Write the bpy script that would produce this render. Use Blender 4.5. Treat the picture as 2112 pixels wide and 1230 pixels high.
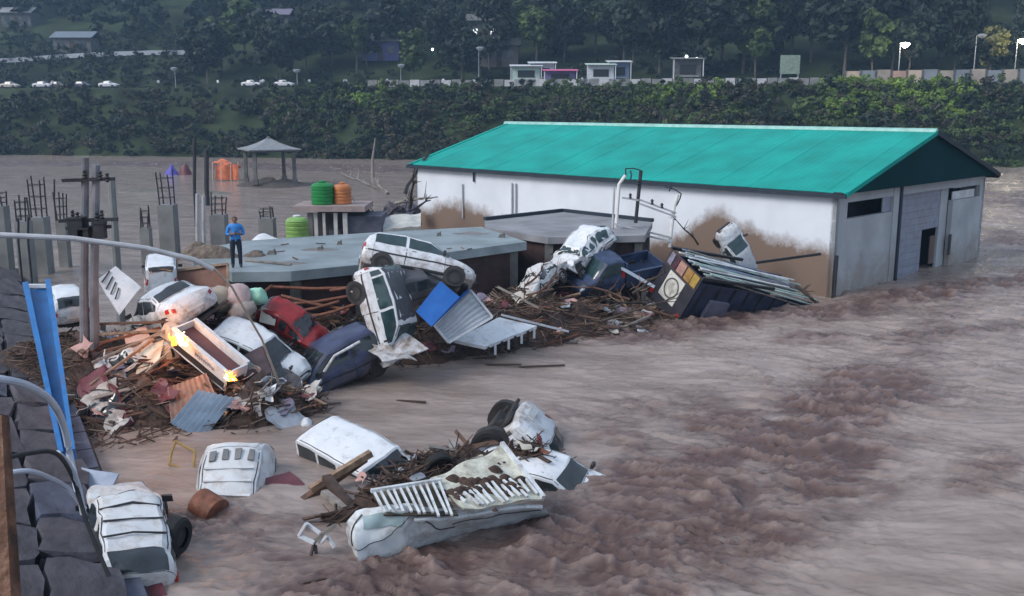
import bpy, bmesh, math, random
import numpy as np
from mathutils import Vector, Matrix, noise as mnoise
V = Vector
for o in list(bpy.data.objects): bpy.data.objects.remove(o)
SC = bpy.context.scene
COL = SC.collection
R = math.radians
rnd = random.Random(7)

# ------------------------------------------------------------------ camera
CAMH = 8.5; FPX = 2028.0; HORIZON = 217.0
PITCH = math.atan((615 - HORIZON) / FPX)
cam_data = bpy.data.cameras.new('camera')
cam_data.sensor_width = 36.0
cam_data.lens = 36.0 * FPX / 2112.0
cam_data.clip_start = 0.3; cam_data.clip_end = 3000
cam = bpy.data.objects.new('camera', cam_data); COL.objects.link(cam)
cam.location = (0, 0, CAMH); cam.rotation_euler = (math.pi / 2 - PITCH, 0, 0)
SC.camera = cam
SC.view_settings.view_transform = 'Standard'; SC.view_settings.look = 'None'
SC.view_settings.gamma = 1.0
SC.view_settings.exposure = 1.3
SC.view_settings.use_curve_mapping = False

# ------------------------------------------------------------------ dusk, overcast sky and a faint wide sun
SUN_EL, SUN_AZ = R(38), R(242)          # azimuth clockwise from +Y: light from the left, behind the camera
world = bpy.data.worlds.new('World'); SC.world = world; world.use_nodes = True
wn = world.node_tree.nodes; wl = world.node_tree.links
bg = wn['Background']; bg.inputs[1].default_value = 0.075
sky = wn.new('ShaderNodeTexSky'); sky.sky_type = 'NISHITA'; sky.sun_disc = False
sky.sun_elevation = SUN_EL; sky.sun_rotation = SUN_AZ; sky.air_density = 1.0; sky.dust_density = 3.0
mx = wn.new('ShaderNodeMixRGB'); mx.inputs[0].default_value = 0.62
mx.inputs[2].default_value = (5.2, 6.0, 7.3, 1)           # even cloud deck
wl.new(sky.outputs[0], mx.inputs[1]); wl.new(mx.outputs[0], bg.inputs[0])
sl = bpy.data.lights.new('sun', 'SUN'); sl.energy = 1.3; sl.angle = R(25); sl.color = (1.0, 0.96, 0.93)
so = bpy.data.objects.new('sun', sl); COL.objects.link(so)
sd = V((math.sin(SUN_AZ) * math.cos(SUN_EL), math.cos(SUN_AZ) * math.cos(SUN_EL), math.sin(SUN_EL)))
so.rotation_euler = sd.to_track_quat('Z', 'Y').to_euler(); so.location = sd * 60

# ------------------------------------------------------------------ where things stand: photograph measurements turned into metres
def ray(px, py):
    u = (px - 1056) / FPX; v = (py - 615) / FPX
    return V((u, math.cos(PITCH) - v * math.sin(PITCH), -math.sin(PITCH) - v * math.cos(PITCH)))
def W(px, py, z=0.0):                    # point of the level z
    d = ray(px, py); t = (z - CAMH) / d.z
    return V((d.x * t, d.y * t, z))
def D(px, py, Y):                        # point at distance Y
    d = ray(px, py); t = Y / d.y
    return V((d.x * t, Y, CAMH + d.z * t))

# ------------------------------------------------------------------ materials
def lin(r, g, b):
    f = lambda c: (c / 255 / 12.92) if c <= 10.3 else ((c / 255 + .055) / 1.055) ** 2.4
    return (f(r), f(g), f(b))
MATS = {}
def mat(name, col, rough=.6, metal=0., var=.18, scale=2.5, bump=0., bscale=20., mud=0., mudcol=(.13, .085, .06), mscale=3.6, spec=.4, attr=None, low=0.):
    if name in MATS: return MATS[name]
    m = bpy.data.materials.new(name); m.use_nodes = True
    n = m.node_tree.nodes; l = m.node_tree.links; b = n['Principled BSDF']
    b.inputs['Roughness'].default_value = rough; b.inputs['Metallic'].default_value = metal
    b.inputs['Specular IOR Level'].default_value = spec
    tc = n.new('ShaderNodeTexCoord')
    nz = n.new('ShaderNodeTexNoise'); nz.inputs['Scale'].default_value = scale; nz.inputs['Detail'].default_value = 6
    l.new(tc.outputs['Object'], nz.inputs['Vector'])
    rp = n.new('ShaderNodeMapRange'); rp.inputs[1].default_value = .3; rp.inputs[2].default_value = .7
    l.new(nz.outputs['Fac'], rp.inputs[0])
    mixc = n.new('ShaderNodeMixRGB')
    mixc.inputs[1].default_value = (*[c * (1 - var) for c in col], 1); mixc.inputs[2].default_value = (*[min(1, c * (1 + var)) for c in col], 1)
    l.new(rp.outputs[0], mixc.inputs[0]); out = mixc.outputs[0]
    if mud > 0 or attr:
        n2 = n.new('ShaderNodeTexNoise'); n2.inputs['Scale'].default_value = mscale; n2.inputs['Detail'].default_value = 9; n2.inputs['Roughness'].default_value = .74
        l.new(tc.outputs['Object'], n2.inputs['Vector'])
        r2 = n.new('ShaderNodeMapRange')
        mm = n.new('ShaderNodeMixRGB'); mm.inputs[2].default_value = (*mudcol, 1)
        if attr:
            at = n.new('ShaderNodeAttribute'); at.attribute_name = attr
            ad = n.new('ShaderNodeMath'); ad.operation = 'ADD'
            l.new(at.outputs['Fac'], ad.inputs[0]); l.new(n2.outputs['Fac'], ad.inputs[1])
            r2.inputs[1].default_value = .78; r2.inputs[2].default_value = 1.24
            l.new(ad.outputs[0], r2.inputs[0])
        else:
            c = .70 - .44 * mud
            r2.inputs[1].default_value = c; r2.inputs[2].default_value = c + .32
            src = n2.outputs['Fac']
            if low > 0:
                sx = n.new('ShaderNodeSeparateXYZ'); l.new(tc.outputs['Object'], sx.inputs[0])
                mr = n.new('ShaderNodeMapRange'); mr.inputs[1].default_value = .25; mr.inputs[2].default_value = 1.15; mr.inputs[3].default_value = low; mr.inputs[4].default_value = 0.; l.new(sx.outputs['Z'], mr.inputs[0])
                ad2 = n.new('ShaderNodeMath'); l.new(src, ad2.inputs[0]); l.new(mr.outputs[0], ad2.inputs[1]); src = ad2.outputs[0]
            l.new(src, r2.inputs[0])
        l.new(r2.outputs[0], mm.inputs[0]); l.new(out, mm.inputs[1]); out = mm.outputs[0]
        rr = n.new('ShaderNodeMapRange'); rr.inputs[3].default_value = rough; rr.inputs[4].default_value = .75
        l.new(r2.outputs[0], rr.inputs[0]); l.new(rr.outputs[0], b.inputs['Roughness'])
    l.new(out, b.inputs['Base Color'])
    if bump > 0:
        n3 = n.new('ShaderNodeTexNoise'); n3.inputs['Scale'].default_value = bscale; n3.inputs['Detail'].default_value = 5
        l.new(tc.outputs['Object'], n3.inputs['Vector'])
        bp = n.new('ShaderNodeBump'); bp.inputs['Strength'].default_value = bump; bp.inputs['Distance'].default_value = .05
        l.new(n3.outputs['Fac'], bp.inputs['Height']); l.new(bp.outputs[0], b.inputs['Normal'])
    MATS[name] = m
    return m
def emit(name, col, s):
    if name in MATS: return MATS[name]
    m = bpy.data.materials.new(name); m.use_nodes = True
    b = m.node_tree.nodes['Principled BSDF']
    b.inputs['Base Color'].default_value = (*col, 1)
    b.inputs['Emission Color'].default_value = (*col, 1); b.inputs['Emission Strength'].default_value = s
    MATS[name] = m; return m

MUDC = (.17, .115, .085)
WHITE = mat('white_paint', (.58, .605, .63), .32, var=.06, mud=.38, mudcol=(.16, .115, .085), low=.22)
WHITE2 = mat('white_paint_muddy', (.52, .535, .545), .4, var=.08, mud=.5, mudcol=(.3, .22, .165), mscale=3.5, low=.2)
WHITEP = mat('white_sheet', (.55, .575, .6), .45, var=.08, mud=.42, mudcol=(.26, .2, .15))
CREAM = mat('cream_paint', (.46, .43, .36), .45, var=.1, mud=.4, mudcol=MUDC)
GLASS = mat('car_glass', (.018, .024, .028), .12, var=.4, mud=.3, mudcol=(.08, .06, .05), spec=.6)
GLASST = mat('green_tint_glass', (.018, .042, .046), .12, var=.3, mud=.2, mudcol=(.08, .06, .05), spec=.6)
RUBBER = mat('tyre_rubber', (.013, .013, .014), .85, var=.3, mud=.25, mudcol=(.07, .05, .04))
STEEL = mat('wheel_steel', (.33, .34, .36), .4, .6, mud=.35, mudcol=MUDC)
UNDER = mat('underbody', (.024, .022, .022), .75, var=.5, mud=.4, mudcol=(.07, .05, .04))
PLASTIC = mat('black_plastic', (.02, .02, .022), .55, var=.3, mud=.3, mudcol=(.07, .05, .04))
LAMPC = mat('lamp_clear', (.45, .47, .5), .1, spec=.6)
LAMPR = mat('lamp_red', (.3, .02, .015), .2)
REDP = mat('red_paint', (.24, .012, .014), .35, var=.2, mud=.4, mudcol=(.12, .06, .05), low=.2)
MAROON = mat('maroon_paint', (.10, .02, .028), .5, var=.25, mud=.35, mudcol=(.1, .06, .05))
NAVY = mat('navy_paint', (.035, .045, .095), .35, var=.3, mud=.35, mudcol=(.11, .085, .075), low=.2)
DKBLUE = mat('dark_blue_paint', (.028, .045, .095), .4, var=.35, mud=.3, mudcol=(.07, .05, .045))
GREYP = mat('charcoal_paint', (.055, .057, .066), .4, var=.25, mud=.35, mudcol=(.12, .085, .07), low=.2)
BLUEP = mat('bright_blue_sheet', (.01, .1, .36), .4, var=.15, mud=.15, mudcol=(.1, .08, .07))
SKYBLUE = mat('sky_blue_paint', (.02, .13, .34), .45, var=.2, mud=.38, mudcol=(.12, .1, .1))
WOOD = mat('wet_timber', (.1, .052, .032), .65, var=.5, scale=6, bump=.4)
WOOD2 = mat('pale_timber', (.22, .145, .095), .65, var=.4, scale=6, bump=.4)
WOODG = mat('grey_timber', (.2, .18, .16), .7, var=.4, scale=6, bump=.4)
WOODD = mat('dark_timber', (.05, .03, .022), .7, var=.5, scale=6, bump=.4)
RUST = mat('rusty_iron', (.15, .055, .03), .7, var=.5, scale=5, bump=.3)
HEAPM = mat('sodden_debris', (.045, .027, .02), .75, var=.6, scale=5, bump=1., bscale=9, spec=.3)
CONC = mat('concrete', (.17, .175, .17), .8, var=.25, scale=1.2, bump=.35, mud=.2, mudcol=(.2, .16, .13))
CONCW = mat('wet_concrete_roof', (.21, .25, .265), .36, var=.28, scale=.9, bump=.3, mud=.3, mudcol=(.2, .185, .17), mscale=.7)
CONCD = mat('dark_concrete', (.1, .1, .095), .8, var=.4, scale=1.5, bump=.5, mud=.3, mudcol=(.1, .08, .06))
CONCR = mat('grey_cement_roof', (.2, .2, .21), .6, var=.3, scale=.8, bump=.3, mud=.3, mudcol=(.15, .12, .11), mscale=.6)
GALV = mat('galvanised_steel', (.32, .34, .37), .4, .5, var=.2, mud=.2, mudcol=(.2, .16, .13))
PIPEG = mat('grey_pipe', (.34, .35, .37), .5, var=.2)
DKIRON = mat('dark_iron', (.03, .03, .035), .6, .3, var=.4)
STONE = mat('dark_stone', (.058, .053, .062), .8, var=.4, scale=2.2, bump=.7, bscale=7)
STONE2 = mat('bluish_stone', (.06, .066, .095), .8, var=.35, scale=2., bump=.6, bscale=7)
MORTAR = mat('mortar_dark', (.03, .026, .028), .9, var=.4)
BRANCH = mat('wet_bark', (.04, .03, .024), .8, var=.4, scale=4)
LEAFD = mat('leaf_dark', (.018, .028, .018), .65, var=.6, scale=.25, spec=.2)
LEAFM = mat('leaf_mid', (.055, .085, .026), .65, var=.55, scale=.2, spec=.2)
LEAFB = mat('leaf_bright', (.125, .195, .034), .65, var=.45, scale=.25, spec=.2)
LEAFO = mat('leaf_olive', (.05, .047, .03), .65, var=.5, scale=.25, spec=.2)

# ------------------------------------------------------------------ mesh helpers
class MB:
    def __init__(s): s.v = []; s.f = []; s.smooth = False
    def add(s, vs, fs):
        o = len(s.v); s.v += [V(p) for p in vs]; s.f += [tuple(i + o for i in f) for f in fs]; return s
    def box(s, c, size, M=None, taper=1.):
        c = V(c); x, y, z = [q / 2 for q in size]; M = M or Matrix.Identity(3)
        vs = []
        for k, t in ((-1, 1.), (1, taper)):
            for a, b in ((-1, -1), (1, -1), (1, 1), (-1, 1)):
                vs.append(c + M @ V((a * x * t, b * y * t, k * z)))
        return s.add(vs, [(3, 2, 1, 0), (4, 5, 6, 7), (0, 1, 5, 4), (1, 2, 6, 5), (2, 3, 7, 6), (3, 0, 4, 7)])
    def bar(s, a, b, w, t, up=(0, 0, 1), w2=None):
        a = V(a); b = V(b); d = (b - a).normalized(); up = V(up)
        if abs(d.dot(up)) > .97: up = V((1, .1, 0))
        x = d.cross(up).normalized(); y = x.cross(d); w2 = w if w2 is None else w2
        vs = []
        for p, ww in ((a, w), (b, w2)):
            for i, j in ((-1, -1), (1, -1), (1, 1), (-1, 1)): vs.append(p + x * i * ww / 2 + y * j * t / 2)
        return s.add(vs, [(0, 1, 2, 3), (7, 6, 5, 4), (0, 4, 5, 1), (1, 5, 6, 2), (2, 6, 7, 3), (3, 7, 4, 0)])
    def tube(s, path, r, seg=8, r2=None, rs=None):
        path = [V(p) for p in path]; n = len(path); vs = []; fs = []
        up = V((0, 0, 1))
        for i, p in enumerate(path):
            d = (path[min(i + 1, n - 1)] - path[max(i - 1, 0)]).normalized()
            if abs(d.dot(up)) > .96: up = V((1, 0.2, 0)).normalized()
            x = d.cross(up).normalized(); y = x.cross(d)
            rr = rs[i] if rs else (r if r2 is None else r + (r2 - r) * i / (n - 1))
            for k in range(seg):
                a = 2 * math.pi * k / seg; vs.append(p + (x * math.cos(a) + y * math.sin(a)) * rr)
        for i in range(n - 1):
            for k in range(seg):
                k2 = (k + 1) % seg; fs.append((i * seg + k, i * seg + k2, (i + 1) * seg + k2, (i + 1) * seg + k))
        fs.append(tuple(reversed(range(seg)))); fs.append(tuple(range((n - 1) * seg, n * seg)))
        return s.add(vs, fs)
    def lathe(s, prof, seg=20, c=(0, 0, 0), axis='Z', M=None, caps=True):
        c = V(c); vs = []; fs = []; n = len(prof)
        for r, z in prof:
            for k in range(seg):
                a = 2 * math.pi * k / seg
                p = V((r * math.cos(a), r * math.sin(a), z)) if axis == 'Z' else V((r * math.cos(a), z, r * math.sin(a)))
                vs.append(c + (M @ p if M else p))
        for i in range(n - 1):
            for k in range(seg):
                k2 = (k + 1) % seg; fs.append((i * seg + k, i * seg + k2, (i + 1) * seg + k2, (i + 1) * seg + k))
        if caps: fs.append(tuple(reversed(range(seg)))); fs.append(tuple(range((n - 1) * seg, n * seg)))
        return s.add(vs, fs)
    def grid(s, fn, nu, nv):
        vs = [fn(i / nu, j / nv) for i in range(nu + 1) for j in range(nv + 1)]
        fs = [(i * (nv + 1) + j, (i + 1) * (nv + 1) + j, (i + 1) * (nv + 1) + j + 1, i * (nv + 1) + j + 1) for i in range(nu) for j in range(nv)]
        return s.add(vs, fs)
    def sheet(s, fn, nu, nv, th, nrm=None):       # a surface with real thickness
        a = [V(fn(i / nu, j / nv)) for i in range(nu + 1) for j in range(nv + 1)]
        if nrm is None:
            p, q, r_ = V(fn(0, 0)), V(fn(1, 0)), V(fn(0, 1)); nrm = (q - p).cross(r_ - p).normalized()
        b = [p - V(nrm) * th for p in a]; N = len(a); w = nv + 1
        fs = []
        for i in range(nu):
            for j in range(nv):
                k = i * w + j
                fs.append((k, k + w, k + w + 1, k + 1)); fs.append((N + k, N + k + 1, N + k + w + 1, N + k + w))
        for j in range(nv):
            fs.append((j, j + 1, N + j + 1, N + j)); k = nu * w + j; fs.append((k, N + k, N + k + 1, k + 1))
        for i in range(nu):
            k = i * w; fs.append((k, N + k, N + k + w, k + w)); k = i * w + nv; fs.append((k, k + w, N + k + w, N + k))
        return s.add(a + b, fs)
    def build(s, name, m, parent=None, deform=None, angle=35, flat=False):
        vs = [deform(p) for p in s.v] if deform else s.v
        me = bpy.data.meshes.new(name); me.from_pydata([tuple(p) for p in vs], [], s.f); me.materials.append(m)
        bm = bmesh.new(); bm.from_mesh(me); bmesh.ops.recalc_face_normals(bm, faces=bm.faces); bm.to_mesh(me); bm.free()
        if not flat:
            me.polygons.foreach_set('use_smooth', [True] * len(me.polygons)); me.set_sharp_from_angle(angle=R(angle))
        return link(name, me, parent)
def link(name, me, parent=None):
    o = bpy.data.objects.new(name, me); COL.objects.link(o)
    if parent: o.parent = parent
    return o
def tag(o, label, cat, group=None):
    o['label'] = label; o['category'] = cat
    if group: o['group'] = group
    return o
def structure(o): o['kind'] = 'structure'; return o
def stuff(o, label, cat): o['kind'] = 'stuff'; o['label'] = label; o['category'] = cat; return o
def thing(name, label, cat, M=None, group=None):
    o = bpy.data.objects.new(name, None); COL.objects.link(o); o.empty_display_size = .3
    if M is not None: o.matrix_world = M if isinstance(M, Matrix) else Matrix.Translation(V(M))
    return tag(o, label, cat, group)
def copy_tree(o, parent=None):
    c = o.copy(); COL.objects.link(c); c.parent = parent
    for ch in list(o.children): copy_tree(ch, c)
    return c
def frame(fwd, up):
    x = V(fwd).normalized(); y = V(up).cross(x).normalized(); z = x.cross(y)
    return Matrix((x, y, z)).transposed()
def pose(loc, fwd, up, pivot=(0, 0, 0)):
    M = frame(fwd, up).to_4x4()
    return Matrix.Translation(V(loc)) @ M @ Matrix.Translation(-V(pivot))
def lerp(a, b, t): return a + (b - a) * t
def sstep(a, b, x): t = max(0, min(1, (x - a) / (b - a))); return t * t * (3 - 2 * t)

# gradient noise on arrays
_rs = np.random.RandomState(3); _perm = np.concatenate([_rs.permutation(512)] * 3); _ga = _rs.rand(512) * 2 * np.pi
def pn(x, y, seed=0):
    x = np.asarray(x, float) + seed * 17.31; y = np.asarray(y, float) + seed * 9.77
    xi = np.floor(x).astype(int); yi = np.floor(y).astype(int); xf = x - xi; yf = y - yi
    u = xf * xf * xf * (xf * (xf * 6 - 15) + 10); v = yf * yf * yf * (yf * (yf * 6 - 15) + 10)
    def g(ix, iy, dx, dy):
        a = _ga[_perm[(_perm[ix & 511] + iy) & 511]]; return np.cos(a) * dx + np.sin(a) * dy
    n00 = g(xi, yi, xf, yf); n10 = g(xi + 1, yi, xf - 1, yf); n01 = g(xi, yi + 1, xf, yf - 1); n11 = g(xi + 1, yi + 1, xf - 1, yf - 1)
    return (n00 * (1 - u) + n10 * u) * (1 - v) + (n01 * (1 - u) + n11 * u) * v
def fbm(x, y, seed=0, o=4):
    s = 0; a = 1.
    for i in range(o): s = s + a * pn(np.asarray(x) * 2 ** i, np.asarray(y) * 2 ** i, seed + i * 3); a *= .5
    return s
def np_mesh(name, verts, quads, m, smooth=True):
    me = bpy.data.meshes.new(name); nv = len(verts); nf = len(quads); k = quads.shape[1]
    me.vertices.add(nv); me.vertices.foreach_set('co', verts.astype(np.float32).ravel())
    me.loops.add(nf * k); me.loops.foreach_set('vertex_index', quads.astype(np.int32).ravel())
    me.polygons.add(nf); me.polygons.foreach_set('loop_start', np.arange(0, nf * k, k, dtype=np.int32))
    me.polygons.foreach_set('use_smooth', np.full(nf, smooth)); me.materials.append(m)
    me.update(calc_edges=True); me.validate(); return me
def grid_quads(nr, nc):
    i = np.arange(nr - 1)[:, None] * nc + np.arange(nc - 1)[None, :]; i = i.ravel()
    return np.stack([i, i + 1, i + nc + 1, i + nc], 1)

# ------------------------------------------------------------------ river
def seg_dist(x, y, pts):
    best = np.full(x.shape, 1e9)
    for a, b in zip(pts[:-1], pts[1:]):
        ax, ay, bx, by = a.x, a.y, b.x, b.y; dx, dy = bx - ax, by - ay
        t = np.clip(((x - ax) * dx + (y - ay) * dy) / (dx * dx + dy * dy), 0, 1)
        best = np.minimum(best, np.hypot(x - ax - t * dx, y - ay - t * dy))
    return best
RAPIDS = [([W(1840, 780), W(1700, 850), W(1500, 960), W(1300, 1060), W(1050, 1150), W(800, 1240)], 2.3, 1.0),
          ([W(1700, 930), W(1480, 1060), W(1350, 1150), W(1200, 1260)], 2.2, .95),
          ([W(1330, 900), W(1500, 870), W(1680, 820)], 1.8, .7), ([W(1950, 640), W(1880, 720), W(1840, 780)], 1.6, .55),
          ([W(1300, 690), W(1480, 655), W(1730, 640), W(1950, 600), W(2200, 560)], 1.9, .95),
          ([W(1640, 700), W(1900, 690), W(2150, 668)], 1.2, .55),
          ([W(1980, 1000), W(2090, 940)], 1.0, .5), ([W(1800, 1020), W(1900, 980)], .8, .45),
          ([W(1150, 860), W(1400, 840), W(1600, 800)], 1.8, .45),
          ([W(2040, 480), W(2140, 520)], 3., .7), ([W(2040, 400), W(2180, 430)], 6., .8),
          ([W(400, 1080), W(640, 1150), W(900, 1180)], 1.6, .6),
          ([W(0, 337), W(300, 338), W(640, 345), W(860, 350)], 9., .8)]
def churn(x, y):
    m = np.zeros(x.shape)
    for pts, w, a in RAPIDS: m = np.maximum(m, a * np.exp(-(seg_dist(x, y, pts) / w) ** 2))
    w = .75 + .6 * fbm(x * .35, y * .35, 31, 4)
    return np.clip(m * w * 1.25, 0, 1.2)
def river_height(x, y, c):
    wx = x + 1.2 * fbm(x * .2, y * .2, 5, 2); wy = y + 1.2 * fbm(x * .2, y * .2, 8, 2)
    ca, sa = .94, -.34
    u = wx * ca + wy * sa; v = -wx * sa + wy * ca
    calm = 1 / (1 + np.exp((x + 4 - .02 * y) * -.6))         # the pond on the left is smooth
    calm = np.where(y > 36, calm, 1 / (1 + np.exp(-(x - 3.5 + np.clip(22 - y, 0, 9) * 1.1) * .6)) * .88 + .12)
    rg = lambda k, s, e, o: (1 - np.minimum(1, 2.1 * np.abs(fbm(u * k, v * k * s, e, o)))) ** 2
    lo = .13 * fbm(u * .16, v * .34, 11, 3)
    spr = np.clip(fbm(u * .3, v * .75, 33, 3) - .1, 0, .6)
    chop = .055 * rg(.4, 3.0, 14, 4) + .045 * rg(1.0, 3.0, 16, 4) + .018 * rg(2.6, 2.6, 18, 3) + spr * .3 * rg(.8, 2.8, 36, 4)
    sheet = 1 - .62 / (1 + np.exp(-(x - 2.5) * .9)) / (1 + np.exp((y - 26) * .35)); chop = chop * sheet + .03 * (1 - sheet)
    fine = .012 * fbm(u * 4.5, v * 8, 20, 3)
    rap = .16 * rg(.34, 2.0, 23, 4) + .15 * rg(.85, 2.2, 27, 4) + .05 * rg(2.4, 1.8, 29, 3) - .08
    return lo * (.3 + .7 * calm) + (chop - .05) * (.1 + .9 * calm) + fine * (.4 + .6 * calm) + c * rap, np.clip((rap - .06) * 4.5, 0, .8) * np.clip(c, 0, 1) + np.clip((chop - .15) * 5, 0, .5) * calm
NR, NC = 1000, 560
ys = 9.0 * np.exp(np.linspace(0, math.log(260 / 9.0), NR)); ss = np.linspace(-1, 1, NC)
YY = np.repeat(ys[:, None], NC, 1); XX = ss[None, :] * (YY * .66 + 5)
CH = churn(XX, YY); ZZ, CREST = river_height(XX, YY, CH)
ZZ = ZZ * np.clip(1.25 - YY / 400, .5, 1) - 0.02
WATER = bpy.data.materials.new('muddy_water'); WATER.use_nodes = True
_n = WATER.node_tree.nodes; _l = WATER.node_tree.links; _b = _n['Principled BSDF']
_tc = _n.new('ShaderNodeTexCoord'); _at = _n.new('ShaderNodeAttribute'); _at.attribute_name = 'churn'
_mp = _n.new('ShaderNodeMapping'); _mp.inputs['Rotation'].default_value = (0, 0, R(20)); _mp.inputs['Scale'].default_value = (.45, 1.1, 1)
_l.new(_tc.outputs['Object'], _mp.inputs[0])
_nz = _n.new('ShaderNodeTexNoise'); _nz.inputs['Scale'].default_value = .8; _nz.inputs['Detail'].default_value = 9; _nz.inputs['Roughness'].default_value = .6
_l.new(_mp.outputs[0], _nz.inputs['Vector'])
_m1 = _n.new('ShaderNodeMixRGB'); _m1.inputs[1].default_value = (.2, .158, .136, 1); _m1.inputs[2].default_value = (.31, .255, .226, 1)
_r1 = _n.new('ShaderNodeMapRange'); _r1.inputs[1].default_value = .35; _r1.inputs[2].default_value = .65
_l.new(_nz.outputs['Fac'], _r1.inputs[0]); _l.new(_r1.outputs[0], _m1.inputs[0])
_m2 = _n.new('ShaderNodeMixRGB'); _m2.inputs[2].default_value = (.07, .04, .036, 1)
_ad = _n.new('ShaderNodeMath'); _ad.operation = 'MULTIPLY_ADD'; _ad.inputs[1].default_value = 1.5
_n4 = _n.new('ShaderNodeTexNoise'); _n4.inputs['Scale'].default_value = 1.7; _n4.inputs['Detail'].default_value = 8; _n4.inputs['Roughness'].default_value = .65; _l.new(_mp.outputs[0], _n4.inputs['Vector']); _l.new(_n4.outputs['Fac'], _ad.inputs[0]); _l.new(_at.outputs['Fac'], _ad.inputs[2])
_r2 = _n.new('ShaderNodeMapRange'); _r2.inputs[1].default_value = .95; _r2.inputs[2].default_value = 1.5; _r2.inputs[4].default_value = .9
_l.new(_ad.outputs[0], _r2.inputs[0]); _l.new(_r2.outputs[0], _m2.inputs[0]); _l.new(_m1.outputs[0], _m2.inputs[1]); _at2 = _n.new('ShaderNodeAttribute'); _at2.attribute_name = 'crest'; _m3 = _n.new('ShaderNodeMixRGB'); _m3.inputs[2].default_value = (.25, .185, .165, 1); _l.new(_at2.outputs['Fac'], _m3.inputs[0]); _l.new(_m2.outputs[0], _m3.inputs[1]); _l.new(_m3.outputs[0], _b.inputs['Base Color'])
_rq = _n.new('ShaderNodeMapRange'); _rq.inputs[3].default_value = .13; _rq.inputs[4].default_value = .26; _l.new(_at.outputs['Fac'], _rq.inputs[0]); _l.new(_rq.outputs[0], _b.inputs['Roughness']); _b.inputs['IOR'].default_value = 1.33
_n3 = _n.new('ShaderNodeTexNoise'); _n3.inputs['Scale'].default_value = 4.; _n3.inputs['Detail'].default_value = 10; _n3.inputs['Roughness'].default_value = .7; _l.new(_mp.outputs[0], _n3.inputs['Vector'])
_bp = _n.new('ShaderNodeBump'); _bp.inputs['Strength'].default_value = .55; _bp.inputs['Distance'].default_value = .07
_l.new(_n3.outputs['Fac'], _bp.inputs['Height']); _l.new(_bp.outputs[0], _b.inputs['Normal'])
me = np_mesh('river_water', np.stack([XX.ravel(), YY.ravel(), ZZ.ravel()], 1), grid_quads(NR, NC), WATER)
a = me.attributes.new('churn', 'FLOAT', 'POINT'); a.data.foreach_set('value', CH.ravel().astype(np.float32))
a = me.attributes.new('crest', 'FLOAT', 'POINT'); a.data.foreach_set('value', CREST.ravel().astype(np.float32))
structure(link('river_water', me))

# ------------------------------------------------------------------ far bank, road and hillside as one sheet
EL, ER = W(0, 320), W(2112, 346)
ESL = (ER.y - EL.y) / (ER.x - EL.x); EC = math.hypot(1, ESL)
def edge_y(x): return EL.y + (x - EL.x) * ESL
def bank_t(x, y): return (y - edge_y(x)) / EC
def terrain(x, y):
    t = bank_t(x, y)
    s = np.clip(t / 27., 0, 1)
    z = -1.2 + 13.0 * (1.25 * s - .25 * s * s * s) * (t > 0) * 1.0
    z = z + .9 * fbm(x * .06, y * .06, 41, 3) * np.clip(t / 8, 0, 1) * np.clip((27 - t) / 6, 0, 1)
    z = np.where(t > 27, 11.8, z)
    h = np.clip(t - 46, 0, None)
    z = z + .40 * h + 7 * fbm(x * .012, y * .012, 44, 3) * np.clip(h / 60, 0, 1)
    return z
def bank_pt(px, t):
    d = ray(px, HORIZON); k = (t * EC + EL.y - EL.x * ESL) / (d.y - d.x * ESL)
    x, y = d.x * k, d.y * k
    return V((x, y, float(terrain(np.array(x), np.array(y)))))
SOIL = mat('bank_soil', (.024, .034, .014), .9, var=.7, scale=.15, bump=.3, bscale=1.5, spec=.1)
xs = np.linspace(-520, 520, 210); tt = np.concatenate([np.linspace(-12, 50, 90), np.linspace(52, 330, 80), np.linspace(340, 900, 20)])
TX = np.repeat(xs[None, :], len(tt), 0); TY = tt[:, None] * EC + EL.y + (TX - EL.x) * ESL
TZ = terrain(TX, TY)
structure(link('far_bank_hillside', np_mesh('far_bank_hillside', np.stack([TX.ravel(), TY.ravel(), TZ.ravel()], 1), grid_quads(len(tt), len(xs)), SOIL)))
mb = MB(); mb.grid(lambda u, v: V((lerp(-900, 900, u), lerp(-200, 1200, v), -1.6)), 4, 4)
structure(mb.build('ground', mat('river_mud', (.16, .115, .09), .9)))
ASPH = mat('asphalt', (.06, .06, .065), .7, var=.2, scale=.5)
def road_pt(x, t, dz): return V((x, edge_y(x) + t * EC, 11.8 + dz))
mb = MB(); mb.sheet(lambda u, v: road_pt(lerp(-330, 330, u), lerp(31, 40, v), .06), 60, 2, .1); structure(mb.build('far_road', ASPH))
# ------------------------------------------------------------------ green roofed warehouse
ZE = 4.7; ZR = 7.1
_a = W(1728, 398, ZE); _b1 = W(860, 340, ZE)
C0 = V((_a.x, _a.y, 0)); E1 = V((_b1.x - _a.x, _b1.y - _a.y, 0)); WL = E1.length; E1.normalize()
E2 = V((E1.y, -E1.x, 0)); WW = 17.2
def wp(s, t, z): return E1 * s + E2 * t + V((0, 0, z))
def wall_s(px):                                   # place along the long wall that a plumb line at px meets
    d = ray(px, 480); n = E2
    k = C0.dot(n) / d.dot(n); return (d * k - C0).dot(E1)
HALLW = mat('limewashed_wall', (.57, .605, .655), .75, var=.07, scale=.6, attr='mud', mudcol=(.16, .112, .085), mscale=1.1)
HALLE = mat('shaded_end_wall', (.35, .37, .385), .8, var=.16, scale=.7, attr='mud', mudcol=(.23, .19, .15), mscale=1.2)  # greyer than the long wall: the end wall's shade put into the colour
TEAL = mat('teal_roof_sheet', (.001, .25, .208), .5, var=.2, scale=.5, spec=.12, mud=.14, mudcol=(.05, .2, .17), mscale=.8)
TEALD = mat('teal_gable_shaded', (.001, .028, .033), .7, var=.15, scale=.5, spec=.05)  # roof teal darkened to carry the gable's shade
TRIMD = mat('dark_fascia', (.012, .022, .035), .6)
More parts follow.
